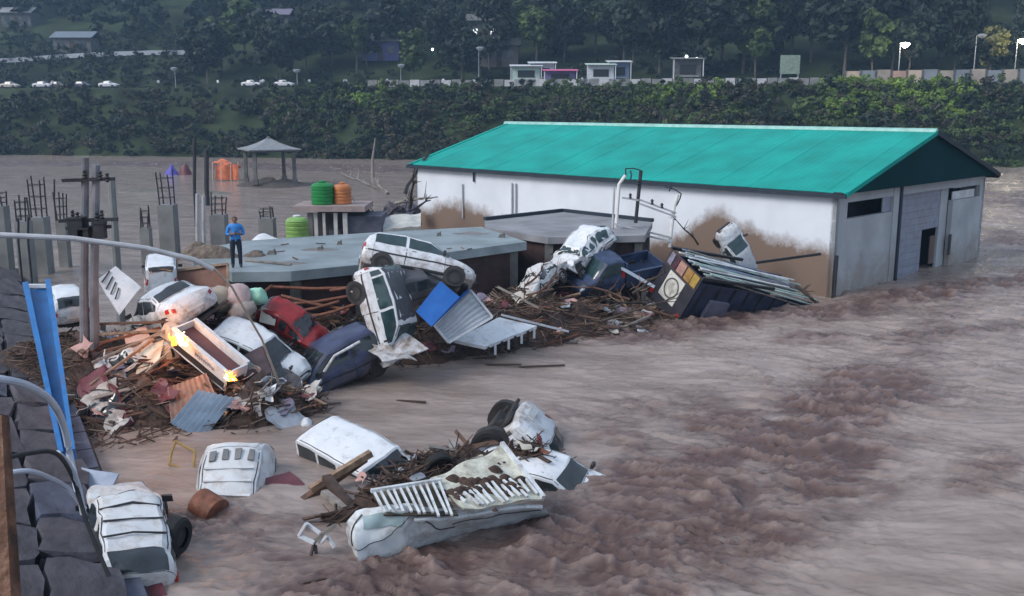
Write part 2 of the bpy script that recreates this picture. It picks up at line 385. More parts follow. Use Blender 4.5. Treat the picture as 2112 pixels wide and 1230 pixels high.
wh = thing('warehouse', 'long white warehouse with a bright teal sheet roof standing in the flood', 'warehouse', C0)
def mud_wall(name, fn, nu, nv, mudfn, m, th, nrm):
    mb_ = MB(); mb_.sheet(fn, nu, nv, th, nrm); o = mb_.build(name, m, wh)
    at = o.data.attributes.new('mud', 'FLOAT', 'POINT'); at.data.foreach_set('value', [mudfn(v.co) for v in o.data.vertices]); return o
S1, S2, S3 = wall_s(1478), wall_s(1640), wall_s(945)
def hall_mud(p):
    s = p.dot(E1); z = p.z
    h = 1.45 + 1.75 * math.exp(-((s - S1) / 2.1) ** 2) + .85 * math.exp(-((s - S2) / 3.2) ** 2) + 1.05 * math.exp(-((s - S3) / 3.6) ** 2)
    h += .25 * mnoise.noise(V((s * .9, 0, 3)))
    return max(0, min(.95, .5 + (h - z) * .62))
mud_wall('long_wall', lambda u, v: wp(u * WL, 0, lerp(-1.4, ZE, v)), 150, 30, hall_mud, HALLW, .25, -E2)
mud_wall('back_wall', lambda u, v: wp(u * WL, WW, lerp(-1.4, ZE, v)), 20, 4, lambda p: .3, HALLW, .25, E2)
mud_wall('far_end_wall', lambda u, v: wp(WL, lerp(.3, WW - .3, u), lerp(-1.4, ZE, v)), 10, 4, lambda p: .3, HALLW, .25, E1)
def end_mud(p): return max(0, min(.6, .33 + (1.5 + .5 * mnoise.noise(V((p.dot(E2) * .6, 0, 9))) - p.z) * .2))
def end_piece(name, t0, t1, z0, z1, off=0.):
    return mud_wall(name, lambda u, v: wp(-off, lerp(t0, t1, u), lerp(z0, z1, v)), 14, 14, end_mud, HALLE, .25, -E1)
# the end wall is built round its openings: two slot vents, the doorway
end_piece('end_wall', .0, 1.0, -1.4, ZE); end_piece('end_wall', 1.003, 5.6, -1.4, 3.45); end_piece('end_wall', 1.003, 5.6, 4.2, ZE)
end_piece('end_wall', 5.603, 6.5, -1.4, ZE, .04)
end_piece('end_wall', 12.9, 16.5, -1.4, 3.5); end_piece('end_wall', 12.9, 16.5, 4.15, ZE); end_piece('end_wall', 16.503, WW, -1.4, ZE)
end_piece('lintel', 6.503, 12.897, 4.2, ZE)
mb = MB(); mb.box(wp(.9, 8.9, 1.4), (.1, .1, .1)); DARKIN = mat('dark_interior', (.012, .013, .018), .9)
def wbox(name, s0, s1, t0, t1, z0, z1, m, parent=None):
    M = Matrix((E1, E2, V((0, 0, 1)))).transposed(); b = MB()
    b.box(wp((s0 + s1) / 2, (t0 + t1) / 2, (z0 + z1) / 2), (abs(s1 - s0), abs(t1 - t0), abs(z1 - z0)), M)
    return b.build(name, m, parent or wh)
wbox('interior_dark_sheet', 1.2, 1.4, .4, WW - .4, -1.3, ZE - .1, DARKIN)  # near-black sheet behind the openings, the hall's unlit inside put into its colour
SHUT = mat('shutter_grey', (.25, .27, .33), .5, .2, var=.14, attr=None, mud=.35, mudcol=(.24, .2, .16), mscale=.5)
for k in range(16):                                # the roller door, slat by slat, a hole torn low on its right
    z0 = -1.3 + k * .345
    if 0.6 < z0 + .17 < 2.0: wbox('door_slat', .3, .36, 6.55, 9.9, z0, z0 + .335, SHUT); 
    else: wbox('door_slat', .3, .36, 6.55, 11.9 if z0 > 1 else 9.9, z0, z0 + .335, SHUT)
wbox('door_jamb', .28, .42, 11.93, 12.88, -1.4, 4.19, HALLE)
wbox('door_post', -.12, .22, 6.2, 6.42, -1.4, ZE - .05, TRIMD)
wbox('torn_door_flap', .36, .4, 11.2, 11.8, .2, 1.7, mat('rust_flap', (.12, .08, .07), .7))
wbox('vent_board', .1, .15, 4.7, 5.6, 3.47, 4.18, SHUT)
wbox('vent_board', .1, .15, 13.0, 16.0, 3.52, 3.95, mat('pale_board', (.5, .52, .53), .7))
wbox('plinth_stain_board', -.1, -.03, 12.6, 12.85, .6, 1.7, mat('dark_board', (.05, .05, .05), .8))
# roof: sheets with ribs, both slopes, overhanging
OH = .35; mbs = None
NSH = 31; shw = (WL + 1.2) / NSH
slope_dir = (V((0, 0, ZR - ZE)) + E2 * (WW / 2))
for side in (0, 1):
    for k in range(NSH):
        s0 = -.6 + k * shw
        def f(u, v, s0=s0, side=side, k=k):
            t = lerp(-OH, WW / 2, v); z = ZE + .12 + (ZR - ZE) * t / (WW / 2)
            rib = .014 if (round(u * 12) % 4 == 2) else 0.
            rib += .003 * ((k * 7) % 3)
            if side: t = WW - t
            return wp(s0 + u * (shw + .02), t, z + rib + (.006 if k % 2 else 0))
        b = MB(); b.sheet(f, 12, 1, .02, (0, 0, 1)); b.build('roof_sheet', TEAL, wh, angle=20)
b = MB(); b.tube([wp(-.62, WW / 2, ZR + .1), wp(WL + .62, WW / 2, ZR + .1)], .17, 8); b.build('ridge_cap', mat('pale_ridge', (.22, .42, .38), .5), wh)
for t, nm in ((-.36, 0), (WW + .36, 1)):
    zz = ZE + .12 - (ZR - ZE) * OH / (WW / 2) - .13
    b = MB(); b.bar(wp(-.6, t, zz), wp(WL + .6, t, zz), .1, .2); b.build('fascia', TRIMD, wh)
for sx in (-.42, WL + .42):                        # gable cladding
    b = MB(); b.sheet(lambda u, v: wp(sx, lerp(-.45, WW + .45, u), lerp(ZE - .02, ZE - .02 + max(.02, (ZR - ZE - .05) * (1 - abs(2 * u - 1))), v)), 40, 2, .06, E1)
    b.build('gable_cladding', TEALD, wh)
    for sg in (0, 1):
        b = MB(); a0 = wp(sx - .2, -.35 if not sg else WW + .35, ZE - .02); a1 = wp(sx - .2, WW / 2, ZR + .06); b.bar(a0, a1, .1, .2)
        b.build('barge_board', TEAL if not sg else TRIMD, wh)
    wbox('soffit', sx, 0 if sx < 0 else WL, -.4, WW + .4, ZE + .0, ZE + .05, TRIMD)
for px, z0, z1 in ((980, 3.9, 4.5), (957, 1.6, 3.7), (1058, 2.0, 4.0), (1066, 2.0, 4.0)):
    s = wall_s(px); b = MB(); b.tube([wp(s, -.09, z0), wp(s, -.09, z1)], .06 if z1 > 4.2 else .05, 8)
    b.build('wall_pipe', TRIMD if z1 > 4.2 else PIPEG, wh)
b = MB(); b.tube([wp(-.08, .1, -.5), wp(-.1, .12, 1.9)], .07, 8); b.build('corner_pipe', DKIRON, wh)

# ------------------------------------------------------------------ flat roofed houses sunk in the flood
def poly_prism(b, pts, z0, z1):
    n = len(pts); b.add([(p.x, p.y, z0) for p in pts] + [(p.x, p.y, z1) for p in pts],
        [tuple(reversed(range(n))), tuple(range(n, 2 * n))] + [(i, (i + 1) % n, n + (i + 1) % n, n + i) for i in range(n)]); return b
def house(name, label, pix, z, th, roofm, inset, wallm, nwall):
    pts = [W(x, y, z) for x, y in pix]; c = sum(pts, V()) / len(pts); c.z = 0
    root = thing(name, label, 'house', c)
    rel = [p - c for p in pts]
    poly_prism(MB(), rel, z - th, z).build('roof_slab', roofm, root, angle=20)
    ins = [V((p.x * inset, p.y * inset, 0)) for p in rel]
    for i in range(len(ins)):
        a_, b_ = ins[i], ins[(i + 1) % len(ins)]
        m_ = MB(); m_.bar(V((a_.x, a_.y, (z - th - 1.2) / 2)), V((b_.x, b_.y, (z - th - 1.2) / 2)), .22, z - th + 1.2 - .01); m_.build('wall', wallm, root)
    for p in ins:
        m_ = MB(); m_.box((p.x * 1.03, p.y * 1.03, (z - th - 1.2) / 2), (.34, .34, z - th + 1.2 - .02)); m_.build('column', CONCD, root)
    return root
DKWALL = mat('dark_void_wall', (.04, .02, .018), .8, var=.4, scale=2, bump=.5)  # near-black brown: the dark void under the slabs put into the wall colour
hA = house('flat_roofed_house', 'drowned house whose bare grey concrete roof slab carries a standing person', [(478, 562), (600, 560), (745, 546), (915, 522), (1086, 499), (992, 468), (800, 478), (505, 497), (420, 512), (395, 528)], 3.0, .34, CONCW, .9, DKWALL, 4)
hB = house('flat_roofed_house', 'drowned house with a dull grey cement roof close against the warehouse wall', [(1000, 470), (1130, 490), (1330, 486), (1346, 458), (1160, 437), (1000, 455)], 3.05, .28, CONCR, .9, DKWALL, 4)
for pix, zz in ((((1000, 455), (1160, 437), (1346, 458)), 3.05),):
    pp = [W(x, y, zz) for x, y in pix]
    for p, q in zip(pp[:-1], pp[1:]):
        m_ = MB(); c = hB.location; m_.bar(p - c + V((0, 0, .08)), q - c + V((0, 0, .08)), .2, .16); m_.build('parapet', TRIMD, hB)
for (x, y, L) in ((660, 517, .25), (700, 505, .2), (1035, 490, .3), (560, 525, .35), (905, 487, .2)):
    p = W(x, y, 3.0); m_ = MB()
    m_.box((0, 0, .07), (L, L * .6, .14), taper=.55); m_.box((L * .3, .05, .1), (L * .4, L * .3, .2), taper=.4)
    o = m_.build('broken_brick', CONCD); o.location = p; tag(o, 'small dark lump of rubble lying on the bare grey roof slab', 'rubble', 'rubble lumps on the roof slab')
p0, p1 = W(505, 538, 3.02), W(600, 547, 3.02)
m_ = MB(); m_.bar(V((0, 0, .03)), p1 - p0 + V((0, 0, .03)), .1, .06); o = m_.build('plank', WOODG); o.location = p0; tag(o, 'long grey plank lying on the roof slab beside the person', 'plank')
m_ = MB()
def mound(r1, r2, h, seed, n=22):
    def f(u, v):
        a_ = u * 2 * math.pi; q = v; k = 1 + .35 * mnoise.noise(V((math.cos(a_) * 1.3, math.sin(a_) * 1.3, seed)))
        x, y = math.cos(a_) * r1 * q * k, math.sin(a_) * r2 * q * k
        return V((x, y, h * (1 - q * q) * (1 + .7 * mnoise.noise(V((x * 1.4, y * 1.4, seed + 4)))) - .04 * q))
    b = MB(); b.grid(f, n, 8); return b
for px, py, r1, r2, h in ((440, 530, 1.1, .5, .45), (525, 528, .5, .4, .22), (405, 520, .6, .5, .4)):
    o = mound(r1, r2, h, px).build('rubble_mound', mat('rubble_earth', (.12, .095, .075), .9, var=.5, scale=5, bump=1., bscale=10), angle=80); o.location = W(px, py, 3.0)
    o['kind'] = 'stuff'; o['label'] = 'heap of earth and rubble on the end of the roof slab'; o['category'] = 'rubble'
for k in range(7):                                 # rusty pipes below the slab edge
    x0, y0, x1, y1, Y0, Y1 = [(560, 592, 730, 594, 32.6, 33.), (590, 628, 715, 612, 32.2, 32.5), (600, 645, 700, 622, 31.8, 32.2), (580, 610, 720, 640, 32.4, 32.1), (490, 640, 560, 590, 31., 32.6), (640, 655, 740, 625, 31.6, 32.), (680, 600, 745, 585, 32.6, 32.8)][k]
    a_, b_ = D(x0, y0, Y0), D(x1, y1, Y1); m_ = MB(); mid = (b_ - a_) * .5 + V((0, 0, -.05)); m_.tube([V(), mid, b_ - a_], .055, 7)
    o = m_.build('rusty_pipe', RUST); o.location = a_; tag(o, 'rusty brown pipe stretched below the front edge of the roof slab', 'pipe', 'rusty pipes under the roof slab')

# ------------------------------------------------------------------ pavilion, tanks, pillars, poles
pc = W(558, 376, .3); pv = thing('pavilion', 'small open pavilion with a grey pyramid roof on an islet in the flood', 'pavilion', (pc.x, pc.y, 0))
PH = 3.35; HW = 2.55
PROOF = mat('grey_pavilion_roof', (.19, .2, .21), .6, var=.2)
for i, (sx, sy) in enumerate(((-1, -1), (1, -1), (1, 1), (-1, 1))):
    M = Matrix.Rotation(R(28), 3, 'Z'); q = M @ V((sx * HW * .82, sy * HW * .82, 0))
    m_ = MB(); m_.box(q + V((0, 0, PH / 2 + .3)), (.34, .34, PH)); m_.box(q + V((0, 0, .5)), (.5, .5, .5)); m_.build('column', CONCD, pv)
M = Matrix.Rotation(R(28), 3, 'Z')
m_ = MB(); m_.box((0, 0, PH + .4), (HW * 1.95, HW * 1.95, .26), M); m_.build('ring_beam', CONCD, pv)
def hip(u, v):
    a_ = R(28) + (int(round(u * 4)) + .5) * math.pi / 2; r = [3.9, 2.6, 1.3, .25][int(round(v * 3))]; z = [0, .25, .65, 1.1][int(round(v * 3))]
    return V((math.cos(a_) * r, math.sin(a_) * r, PH + .55 + z))
m_ = MB(); m_.sheet(hip, 4, 3, .12, (0, 0, 1)); m_.build('roof', PROOF, pv, angle=15)
m_ = MB(); m_.lathe([(.3, PH + 1.55), (.25, PH + 1.72), (.08, PH + 1.85)], 8); m_.build('finial', CONCD, pv)
o = mound(4.6, 3.4, .75, 3, 30).build('islet', mat('wet_islet', (.06, .05, .045), .85, var=.4), angle=80); o.location = (pc.x + .4, pc.y - .3, -.1); structure(o)

def hut_with_tanks():
    Y = 55; c = D(690, 420, Y); zt = c.z
    root = thing('tank_house', 'half drowned hut with pale posts under a flat slab bearing two water tanks', 'hut', (c.x, c.y, 0))
    X = lambda px: (px - 690) / FPX * Y * 1.02
    m_ = MB(); m_.box((X(688), 0, zt - .15), (X(757) - X(614), 3.2, .3)); m_.build('roof_slab', mat('slab_pinkish', (.25, .2, .19), .8, mud=.2), root)
    m_ = MB(); m_.box((X(755), .25, (zt - .6) / 2 - .5), (X(790) - X(722), 2.7, zt + .4)); m_.build('wall', mat('slate_wall', (.065, .068, .095), .8, var=.3), root)
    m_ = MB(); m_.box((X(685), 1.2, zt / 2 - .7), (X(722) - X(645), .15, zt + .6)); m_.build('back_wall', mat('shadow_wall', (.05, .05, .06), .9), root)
    for px, w in ((649, .28), (660, .18), (676, .15), (699, .2), (718, .24)):
        m_ = MB(); m_.box((X(px), -1.2, zt / 2 - .85), (w, w, zt + .9)); m_.build('post', mat('pale_post', (.45, .44, .42), .8) if px != 649 else CONCD, root)
    m_ = MB(); m_.box((X(690), .2, .9), (.7, .6, 1.4)); m_.build('cupboard', mat('bluegrey_door', (.14, .16, .22), .7), root)
    return c, zt
tc_, zt = hut_with_tanks()
def tank(label, px, py_top, Y, r, h, z, m, lid):
    c = D(px, py_top, Y); root = thing('water_tank', label, 'water tank', (c.x, c.y, z))
    prof = [(r * .93, 0)]
    for k in range(5):
        z0 = h * .82 * k / 5; prof += [(r, z0 + .02), (r, z0 + h * .82 / 5 - .05), (r * .955, z0 + h * .82 / 5 - .02)]
    prof += [(r, h * .84), (r * .8, h * .95), (r * .4, h)]
    m_ = MB(); m_.lathe(prof, 22); m_.build('barrel', m, root)
    m_ = MB(); m_.lathe([(r * .34, h - .01), (r * .36, h + .07), (r * .2, h + .1)], 14); m_.build('lid', lid, root)
GREEN = mat('green_plastic', (.008, .17, .035), .4, var=.15); ORANGE = mat('orange_plastic', (.4, .14, .045), .45, var=.15); LIME = mat('lime_plastic', (.16, .3, .07), .5, var=.2, mud=.3, mudcol=(.3, .28, .26))
tank('bright green ribbed water tank on the hut slab', 665, 390, 54.6, .63, 1.2, zt + .01, GREEN, GREEN)
tank('orange ribbed water tank beside the green one on the hut slab', 706, 390, 54.8, .5, 1.1, zt + .01, ORANGE, ORANGE)
tank('pale lime green water tank standing in the flood behind the roof slab', 613, 470, 52, .6, 1.35, D(613, 490, 52).z - .25, LIME, WHITEP)

def rebar_pillar(px, ytop, ybot, Y, w, yre, label, lean=0.):
    a_ = D(px, ytop, Y); z1 = a_.z; zr = D(px, yre, Y).z
    root = thing('concrete_pillar', label, 'pillar', (a_.x, a_.y, 0))
    m_ = MB(); w *= 1.2; m_.box((0, 0, (z1 - 1.2) / 2), (w, w, z1 + 1.2)); m_.build('shaft', CONC, root)
    for sx, sy in ((-1, -1), (1, -1), (1, 1), (-1, 1)):
        m_ = MB(); j = rnd.uniform(-.06, .06)
        m_.tube([(sx * w * .36, sy * w * .36, z1 - .1), (sx * w * .36 + j, sy * w * .36, (z1 + zr) / 2), (sx * w * .36 + 2 * j + lean, sy * w * .36, zr + rnd.uniform(-.3, .1))], .04, 5)
        m_.build('reinforcing_bar', DKIRON, root)
    for k in range(3):
        zz = lerp(z1, zr, .2 + .28 * k); m_ = MB(); q = w * .4
        m_.tube([(-q, -q, zz), (q, -q, zz), (q, q, zz), (-q, q, zz), (-q, -q, zz)], .018, 4); m_.build('stirrup', DKIRON, root)
rebar_pillar(81, 448, 490, 50, .62, 360, 'unfinished concrete pillar with a tall rebar cage nearest the stone embankment')
rebar_pillar(345, 422, 515, 55, .72, 350, 'tall unfinished concrete pillar with thin bars rising from its top, right of the electric poles')
rebar_pillar(451, 443, 505, 56, .7, 398, 'unfinished concrete pillar standing beside the person in the blue shirt')
rebar_pillar(551, 450, 490, 56, .68, 425, 'short unfinished concrete pillar behind the roof slab, next to the lime tank')
rebar_pillar(0, 425, 470, 48, .5, 390, 'unfinished concrete pillar cut by the view at the flood edge')
rebar_pillar(48, 456, 500, 47, .5, 405, 'low unfinished pillar with short bars beside the embankment')
rebar_pillar(300, 470, 520, 50, .4, 425, 'slender low unfinished pillar between the leaning pole and the tall pillar')
rebar_pillar(128, 455, 505, 52, .4, 395, 'slender unfinished pillar just left of the twin electric pole')
def simple_pole(name, px, y0, y1, Y, r, label, m=DKIRON, r2=None, cat='pole', tilt=0, group=None):
    b_ = D(px, y1, Y); t_ = D(px + tilt, y0, Y); z0 = min(b_.z, -.3); o = MB().tube([V((0, 0, z0 - b_.z)), V((0, 0, 0)), t_ - b_], r, 8, r2=r2).build(name, m); o.location = b_
    return tag(o, label, cat, group)
simple_pole('iron_post', 401, 285, 392, 70, .12, 'thin black iron post standing in the flood left of the pavilion')
simple_pole('iron_post', 426, 308, 385, 85, .2, 'thicker dark post standing in the flood close to the pavilion')
simple_pole('pipe_post', 407, 400, 485, 54, .1, 'slim pipe standing in the water between two unfinished pillars', PIPEG, group='slim pipes between pillars')
simple_pole('pipe_post', 420, 405, 480, 54.5, .1, 'slim pipe standing in the water between two unfinished pillars', PIPEG, group='slim pipes between pillars')
simple_pole('bare_snag', 768, 285, 330, 118, .25, 'pale bare tree snag standing at the far edge of the flood', WOODG, .06, 'snag', 6)
o = simple_pole('leaning_pillar', 243, 365, 575, 38, .19, 'round grey concrete pole leaning behind the electric poles', CONC, .14, 'pole', -14)
# rebar stubs at the left edge
for k, (px, y0, y1, Y) in enumerate(((38, 450, 500, 44), (58, 448, 500, 44), (112, 370, 415, 60))):
    simple_pole('iron_rod', px, y0, y1, Y, .05, 'short dark iron rod sticking out of the flood near the tall rebar cage', group='iron rods in the flood')

# twin electric pole
def h_pole():
    Y = 28.2; base = D(185, 740, Y); root = thing('electric_pole', 'twin electric pole with switchgear and cross arms rising from the debris heap', 'electric pole', base)
    r0 = lambda px, py: D(px, py, Y) - base
    GP = mat('weathered_pole', (.15, .15, .165), .75, var=.3, mud=.15, mudcol=(.1, .07, .05))
    for x0, x1, yt in ((172, 176, 325), (193, 199, 340)):
        m_ = MB(); m_.tube([r0(x0, 745) + V((0, 0, -.8)), r0(x0 + 1, 600), r0(x1, yt)], .15, 10, r2=.1); m_.build('pole', GP, root)
    for y, w in ((372, 1.5), (455, 1.7), (470, 1.3)):
        c = r0(187, y); m_ = MB(); m_.bar(c + V((-w / 2, -.14, .0)), c + V((w / 2, -.14, .05)), .08, .1); m_.build('cross_arm', DKIRON, root)
    for x, y in ((155, 448), (165, 452), (205, 452), (215, 448), (212, 368), (226, 372), (180, 366)):
        c = r0(x, y); m_ = MB(); m_.lathe([(.03, -.05), (.07, 0), (.035, .04), (.075, .09), (.035, .13), (.06, .18), (.02, .22)], 10, c + V((0, -.15, 0))); m_.build('insulator', PLASTIC, root)
    for x, y, s in ((166, 468, (.42, .3, .5)), (213, 475, (.3, .25, .42)), (182, 480, (.3, .3, .25))):
        c = r0(x, y); m_ = MB(); m_.box(c + V((0, -.22, 0)), s); m_.box(c + V((0, -.24, s[2] / 2 + .03)), (s[0] * 1.1, s[1] * 1.1, .05)); m_.build('switch_box', DKIRON, root)
    for k in range(6):
        a_ = r0(150 + 14 * k, 445 + (k % 2) * 10); b_ = r0(165 + 10 * k, 490); m_ = MB(); m_.tube([a_, (a_ + b_) / 2 + V((rnd.uniform(-.2, .2), -.2, -.15)), b_], .018, 5); m_.build('cable', DKIRON, root)
h_pole()
def rack_pole():
    Y = 44; base = D(1330, 505, Y); root = thing('metal_mast_frame', 'leaning metal frame of pale poles and cross arms in front of the warehouse wall', 'mast')
    root.location = base; r0 = lambda px, py, dy=0: D(px, py, Y + dy) - base
    PALE = mat('pale_pole', (.6, .6, .58), .6, var=.1, mud=.2)
    for pts, r, m in (([(1268, 505), (1277, 380), (1290, 362)], .08, PALE), ([(1381, 510), (1390, 430), (1398, 402)], .08, PALE), ([(1262, 505), (1267, 388)], .05, PIPEG), ([(1311, 460), (1322, 352)], .085, DKIRON)):
        m_ = MB(); m_.tube([r0(*p) for p in pts], r, 8); m_.build('pole', m, root)
    for p, q in (((1283, 408), (1320, 414)), ((1318, 412), (1395, 440)), ((1318, 420), (1395, 448)), ((1268, 462), (1382, 490)), ((1268, 470), (1380, 498))):
        m_ = MB(); m_.bar(r0(*p, -.1), r0(*q, -.1), .06, .08); m_.build('cross_arm', PIPEG, root)
    for p, q in (((1322, 352), (1290, 348)), ((1290, 348), (1287, 372)), ((1300, 352), (1300, 375)), ((1370, 385), (1405, 400)), ((1405, 400), (1395, 425)), ((1385, 378), (1380, 395))):
        m_ = MB(); m_.tube([r0(*p), (r0(*p) + r0(*q)) / 2 + V((.05, 0, .05)), r0(*q)], .03, 6); m_.build('hook_iron', DKIRON, root)
    for x, y in ((1345, 420), (1365, 428), (1300, 408), (1316, 380)):
        m_ = MB(); m_.lathe([(.03, -.05), (.08, 0), (.04, .06), (.08, .12), (.02, .2)], 10, r0(x, y, -.1)); m_.build('insulator', PLASTIC, root)
rack_pole()
m_ = MB(); m_.tube([D(-60, 482, 22.), D(150, 492, 22.4), D(300, 512, 22.8), D(400, 536, 23.), D(440, 556, 23.1)], .065, 9)
o = m_.build('bent_lamp_pole', PIPEG); tag(o, 'long grey pipe pole bent across above the wrecked cars by the embankment', 'pole')
m_ = MB(); m_.tube([D(400, 534, 23.), D(440, 553, 23.1), D(478, 592, 23.4), D(505, 640, 24.), D(540, 700, 25), D(575, 790, 26)], .03, 7)
o = m_.build('drooping_cable', mat('tan_cable', (.4, .33, .26), .6)); tag(o, 'tan cable drooping from the bent grey pole into the heap', 'cable')

# ------------------------------------------------------------------ stone embankment on the left, blue steel member, hoses, orange post
ed0, ed1 = W(228, 1230), W(38, 600); edd = (ed1 - ed0); edl = edd.length; edd.normalize(); edn = V((-edd.y, edd.x, 0))
if edn.x > 0: edn = -edn
SLP = .3
def em(s, q, h=0.): return ed0 + edd * s + edn * q + V((0, 0, .25 + SLP * q)) + V((.45, .2, .8)) * h * .8
ew = thing('stone_embankment', 'dark embankment of large rough stone blocks sloping into the flood on the left', 'embankment', ed0)
m_ = MB(); m_.sheet(lambda u, v: em(lerp(-14, edl + 6, u), lerp(-.6, 22, v)) - ed0, 30, 8, .5, (0, 0, 1)); m_.build('bedding', MORTAR, ew)
for k in range(26):
    s0 = -7 + k * 1.45; L = 1.38
    m_ = MB(); m_.bar(ed0 + edd * s0 + edn * -.3 + V((0, 0, -.35)) - ed0, ed0 + edd * (s0 + L) + edn * -.3 + V((0, 0, -.35)) - ed0, .4, 1.3); m_.build('kerb_slab', STONE2, ew)
def stone_mesh(seed, m):
    bm = bmesh.new(); bmesh.ops.create_cube(bm, size=1.); r_ = random.Random(seed)
    bmesh.ops.subdivide_edges(bm, edges=list(bm.edges), cuts=2, use_grid_fill=True)
    for v in bm.verts:
        c = v.co.copy(); k = sum(abs(q) > .49 for q in c)
        v.co *= 1 - .035 * max(0, k - 1)
        v.co += V((r_.uniform(-.06, .06), r_.uniform(-.06, .06), r_.uniform(-.06, .06)))
    me_ = bpy.data.meshes.new('stone'); bm.to_mesh(me_); bm.free(); me_.materials.append(m); return me_
SM = [stone_mesh(i, STONE2 if i in (2,) else STONE) for i in range(7)]
Fm = frame(edd, (V((0, 0, 1)) - (edn * SLP + V((0, 0, 0))) * 1.0))
s = -7.; row = 0
qs = 0.
RQ = [-.1, 1.15, 2.2, 3.5, 4.6, 5.9, 7.0, 8.3, 9.4, 10.7]
for rq in range(9):
    q0 = RQ[rq]; wq = RQ[rq + 1] - q0; s = -7 + rnd.uniform(0, .9)
    while s < edl + 2 and True:
        L = rnd.uniform(1.3, 3.0) * (1 + max(0, s) * .02)
        if rq < 6 or s < 12:
            o = link('stone', rnd.choice(SM), ew); o.matrix_local = Matrix.Translation(em(s + L / 2, q0 + wq / 2, .12 + rnd.uniform(-.04, .05)) - ed0) @ Fm.to_4x4() @ Matrix.Rotation(rnd.uniform(-.05, .05), 4, 'X') @ Matrix.Rotation(rnd.uniform(-.08, .08), 4, 'Z') @ Matrix.Diagonal((L * .97, wq * .98, .5, 1))
        s += L
# kerb of flat bluish slabs along the lower edge
# blue steel channel leaning on the embankment
def blue_channel():
    TL, TR, BR, BL = D(52, 598, 24.5), D(106, 592, 24.7), D(158, 945, 19.2), D(128, 950, 19.2)
    root = thing('blue_steel_channel', 'sky blue steel channel leaning down along the stone embankment', 'channel', BL)
    n_ = (TR - TL).cross(BL - TL).normalized()
    if n_.y > 0: n_ = -n_
    m_ = MB(); m_.sheet(lambda u, v: lerp(lerp(TL, TR, u), lerp(BL, BR, u), v) - BL, 1, 8, .03, n_); m_.build('web', SKYBLUE, root)
    for a_, b_, nm in ((TL, BL, 'flange'), (TR, BR, 'flange')):
        m_ = MB(); m_.sheet(lambda u, v: lerp(a_, b_, v) - BL + n_ * lerp(0.01, .22, u), 1, 8, .035, (1, 0, 0)); m_.build(nm, SKYBLUE, root)
        m_ = MB(); sg = 1 if a_ is TL else -1
        m_.bar(a_ - BL + n_ * .23 + V((.05 * sg, 0, 0)), b_ - BL + n_ * .23 + V((.03 * sg, 0, 0)), .13, .03, n_, w2=.08); m_.build('lip', SKYBLUE, root)
    m_ = MB(); m_.box((TL + TR) / 2 - BL + V((0, 0, .06)), (.6, .12, .09)); m_.build('end_plate', WHITEP, root)
blue_channel()
def hose(name, pts, r, m, label):
    P = [D(*p) for p in pts]; sm = []
    for i in range(len(P) - 1):
        p0, p1, p2, p3 = P[max(i - 1, 0)], P[i], P[i + 1], P[min(i + 2, len(P) - 1)]
        for k in range(6):
            t = k / 6; sm.append(.5 * (2 * p1 + (p2 - p0) * t + (2 * p0 - 5 * p1 + 4 * p2 - p3) * t * t + (3 * p1 - p0 - 3 * p2 + p3) * t ** 3))
    sm.append(P[-1]); o_ = MB().tube([p - P[0] for p in sm], r, 9).build(name, m); o_.location = P[0]; return tag(o_, label, 'hose' if 'hose' in name else 'cable')
HOSE = mat('pale_hose', (.42, .45, .52), .45, var=.12)
hose('pale_hose', [(-60, 775, 14), (0, 782, 14.2), (60, 797, 14.8), (105, 828, 15.6), (132, 880, 16.5), (148, 960, 16.8), (165, 1030, 16)], .062, HOSE, 'thick pale grey hose arching over the embankment onto the blue channel')
hose('grey_hose', [(20, 975, 14), (60, 972, 14.2), (100, 985, 14.6), (140, 1008, 15), (175, 1050, 15.2)], .04, HOSE, 'thin grey hose lying across the embankment stones below the thick one')
hose('black_cable', [(15, 945, 13), (60, 935, 13.4), (115, 935, 14), (150, 985, 15), (180, 1080, 15), (225, 1190, 14.8)], .035, PLASTIC, 'black cable looping down the embankment edge towards the wrecked jeep')
hose('grey_hose', [(118, 935, 14.4), (140, 958, 14.8), (160, 1000, 15.1), (172, 1060, 15.2)], .05, HOSE, 'short pale hose end dropping off the embankment edge')
OR = mat('orange_brown_wood', (.1, .045, .025), .75, var=.65, scale=5, bump=.8, bscale=12, mud=.35, mudcol=(.18, .13, .1), mscale=5)
pr = thing('orange_post', 'weathered orange brown wooden post close to the embankment blocks', 'post', D(20, 1400, 7.2))
b0 = D(20, 1400, 7.2)
m_ = MB(); m_.bar(D(10, 1400, 7.2) - b0, D(-20, 865, 8.2) - b0, .2, .26, (1, 0, 0), w2=.14); m_.build('shaft', OR, pr)
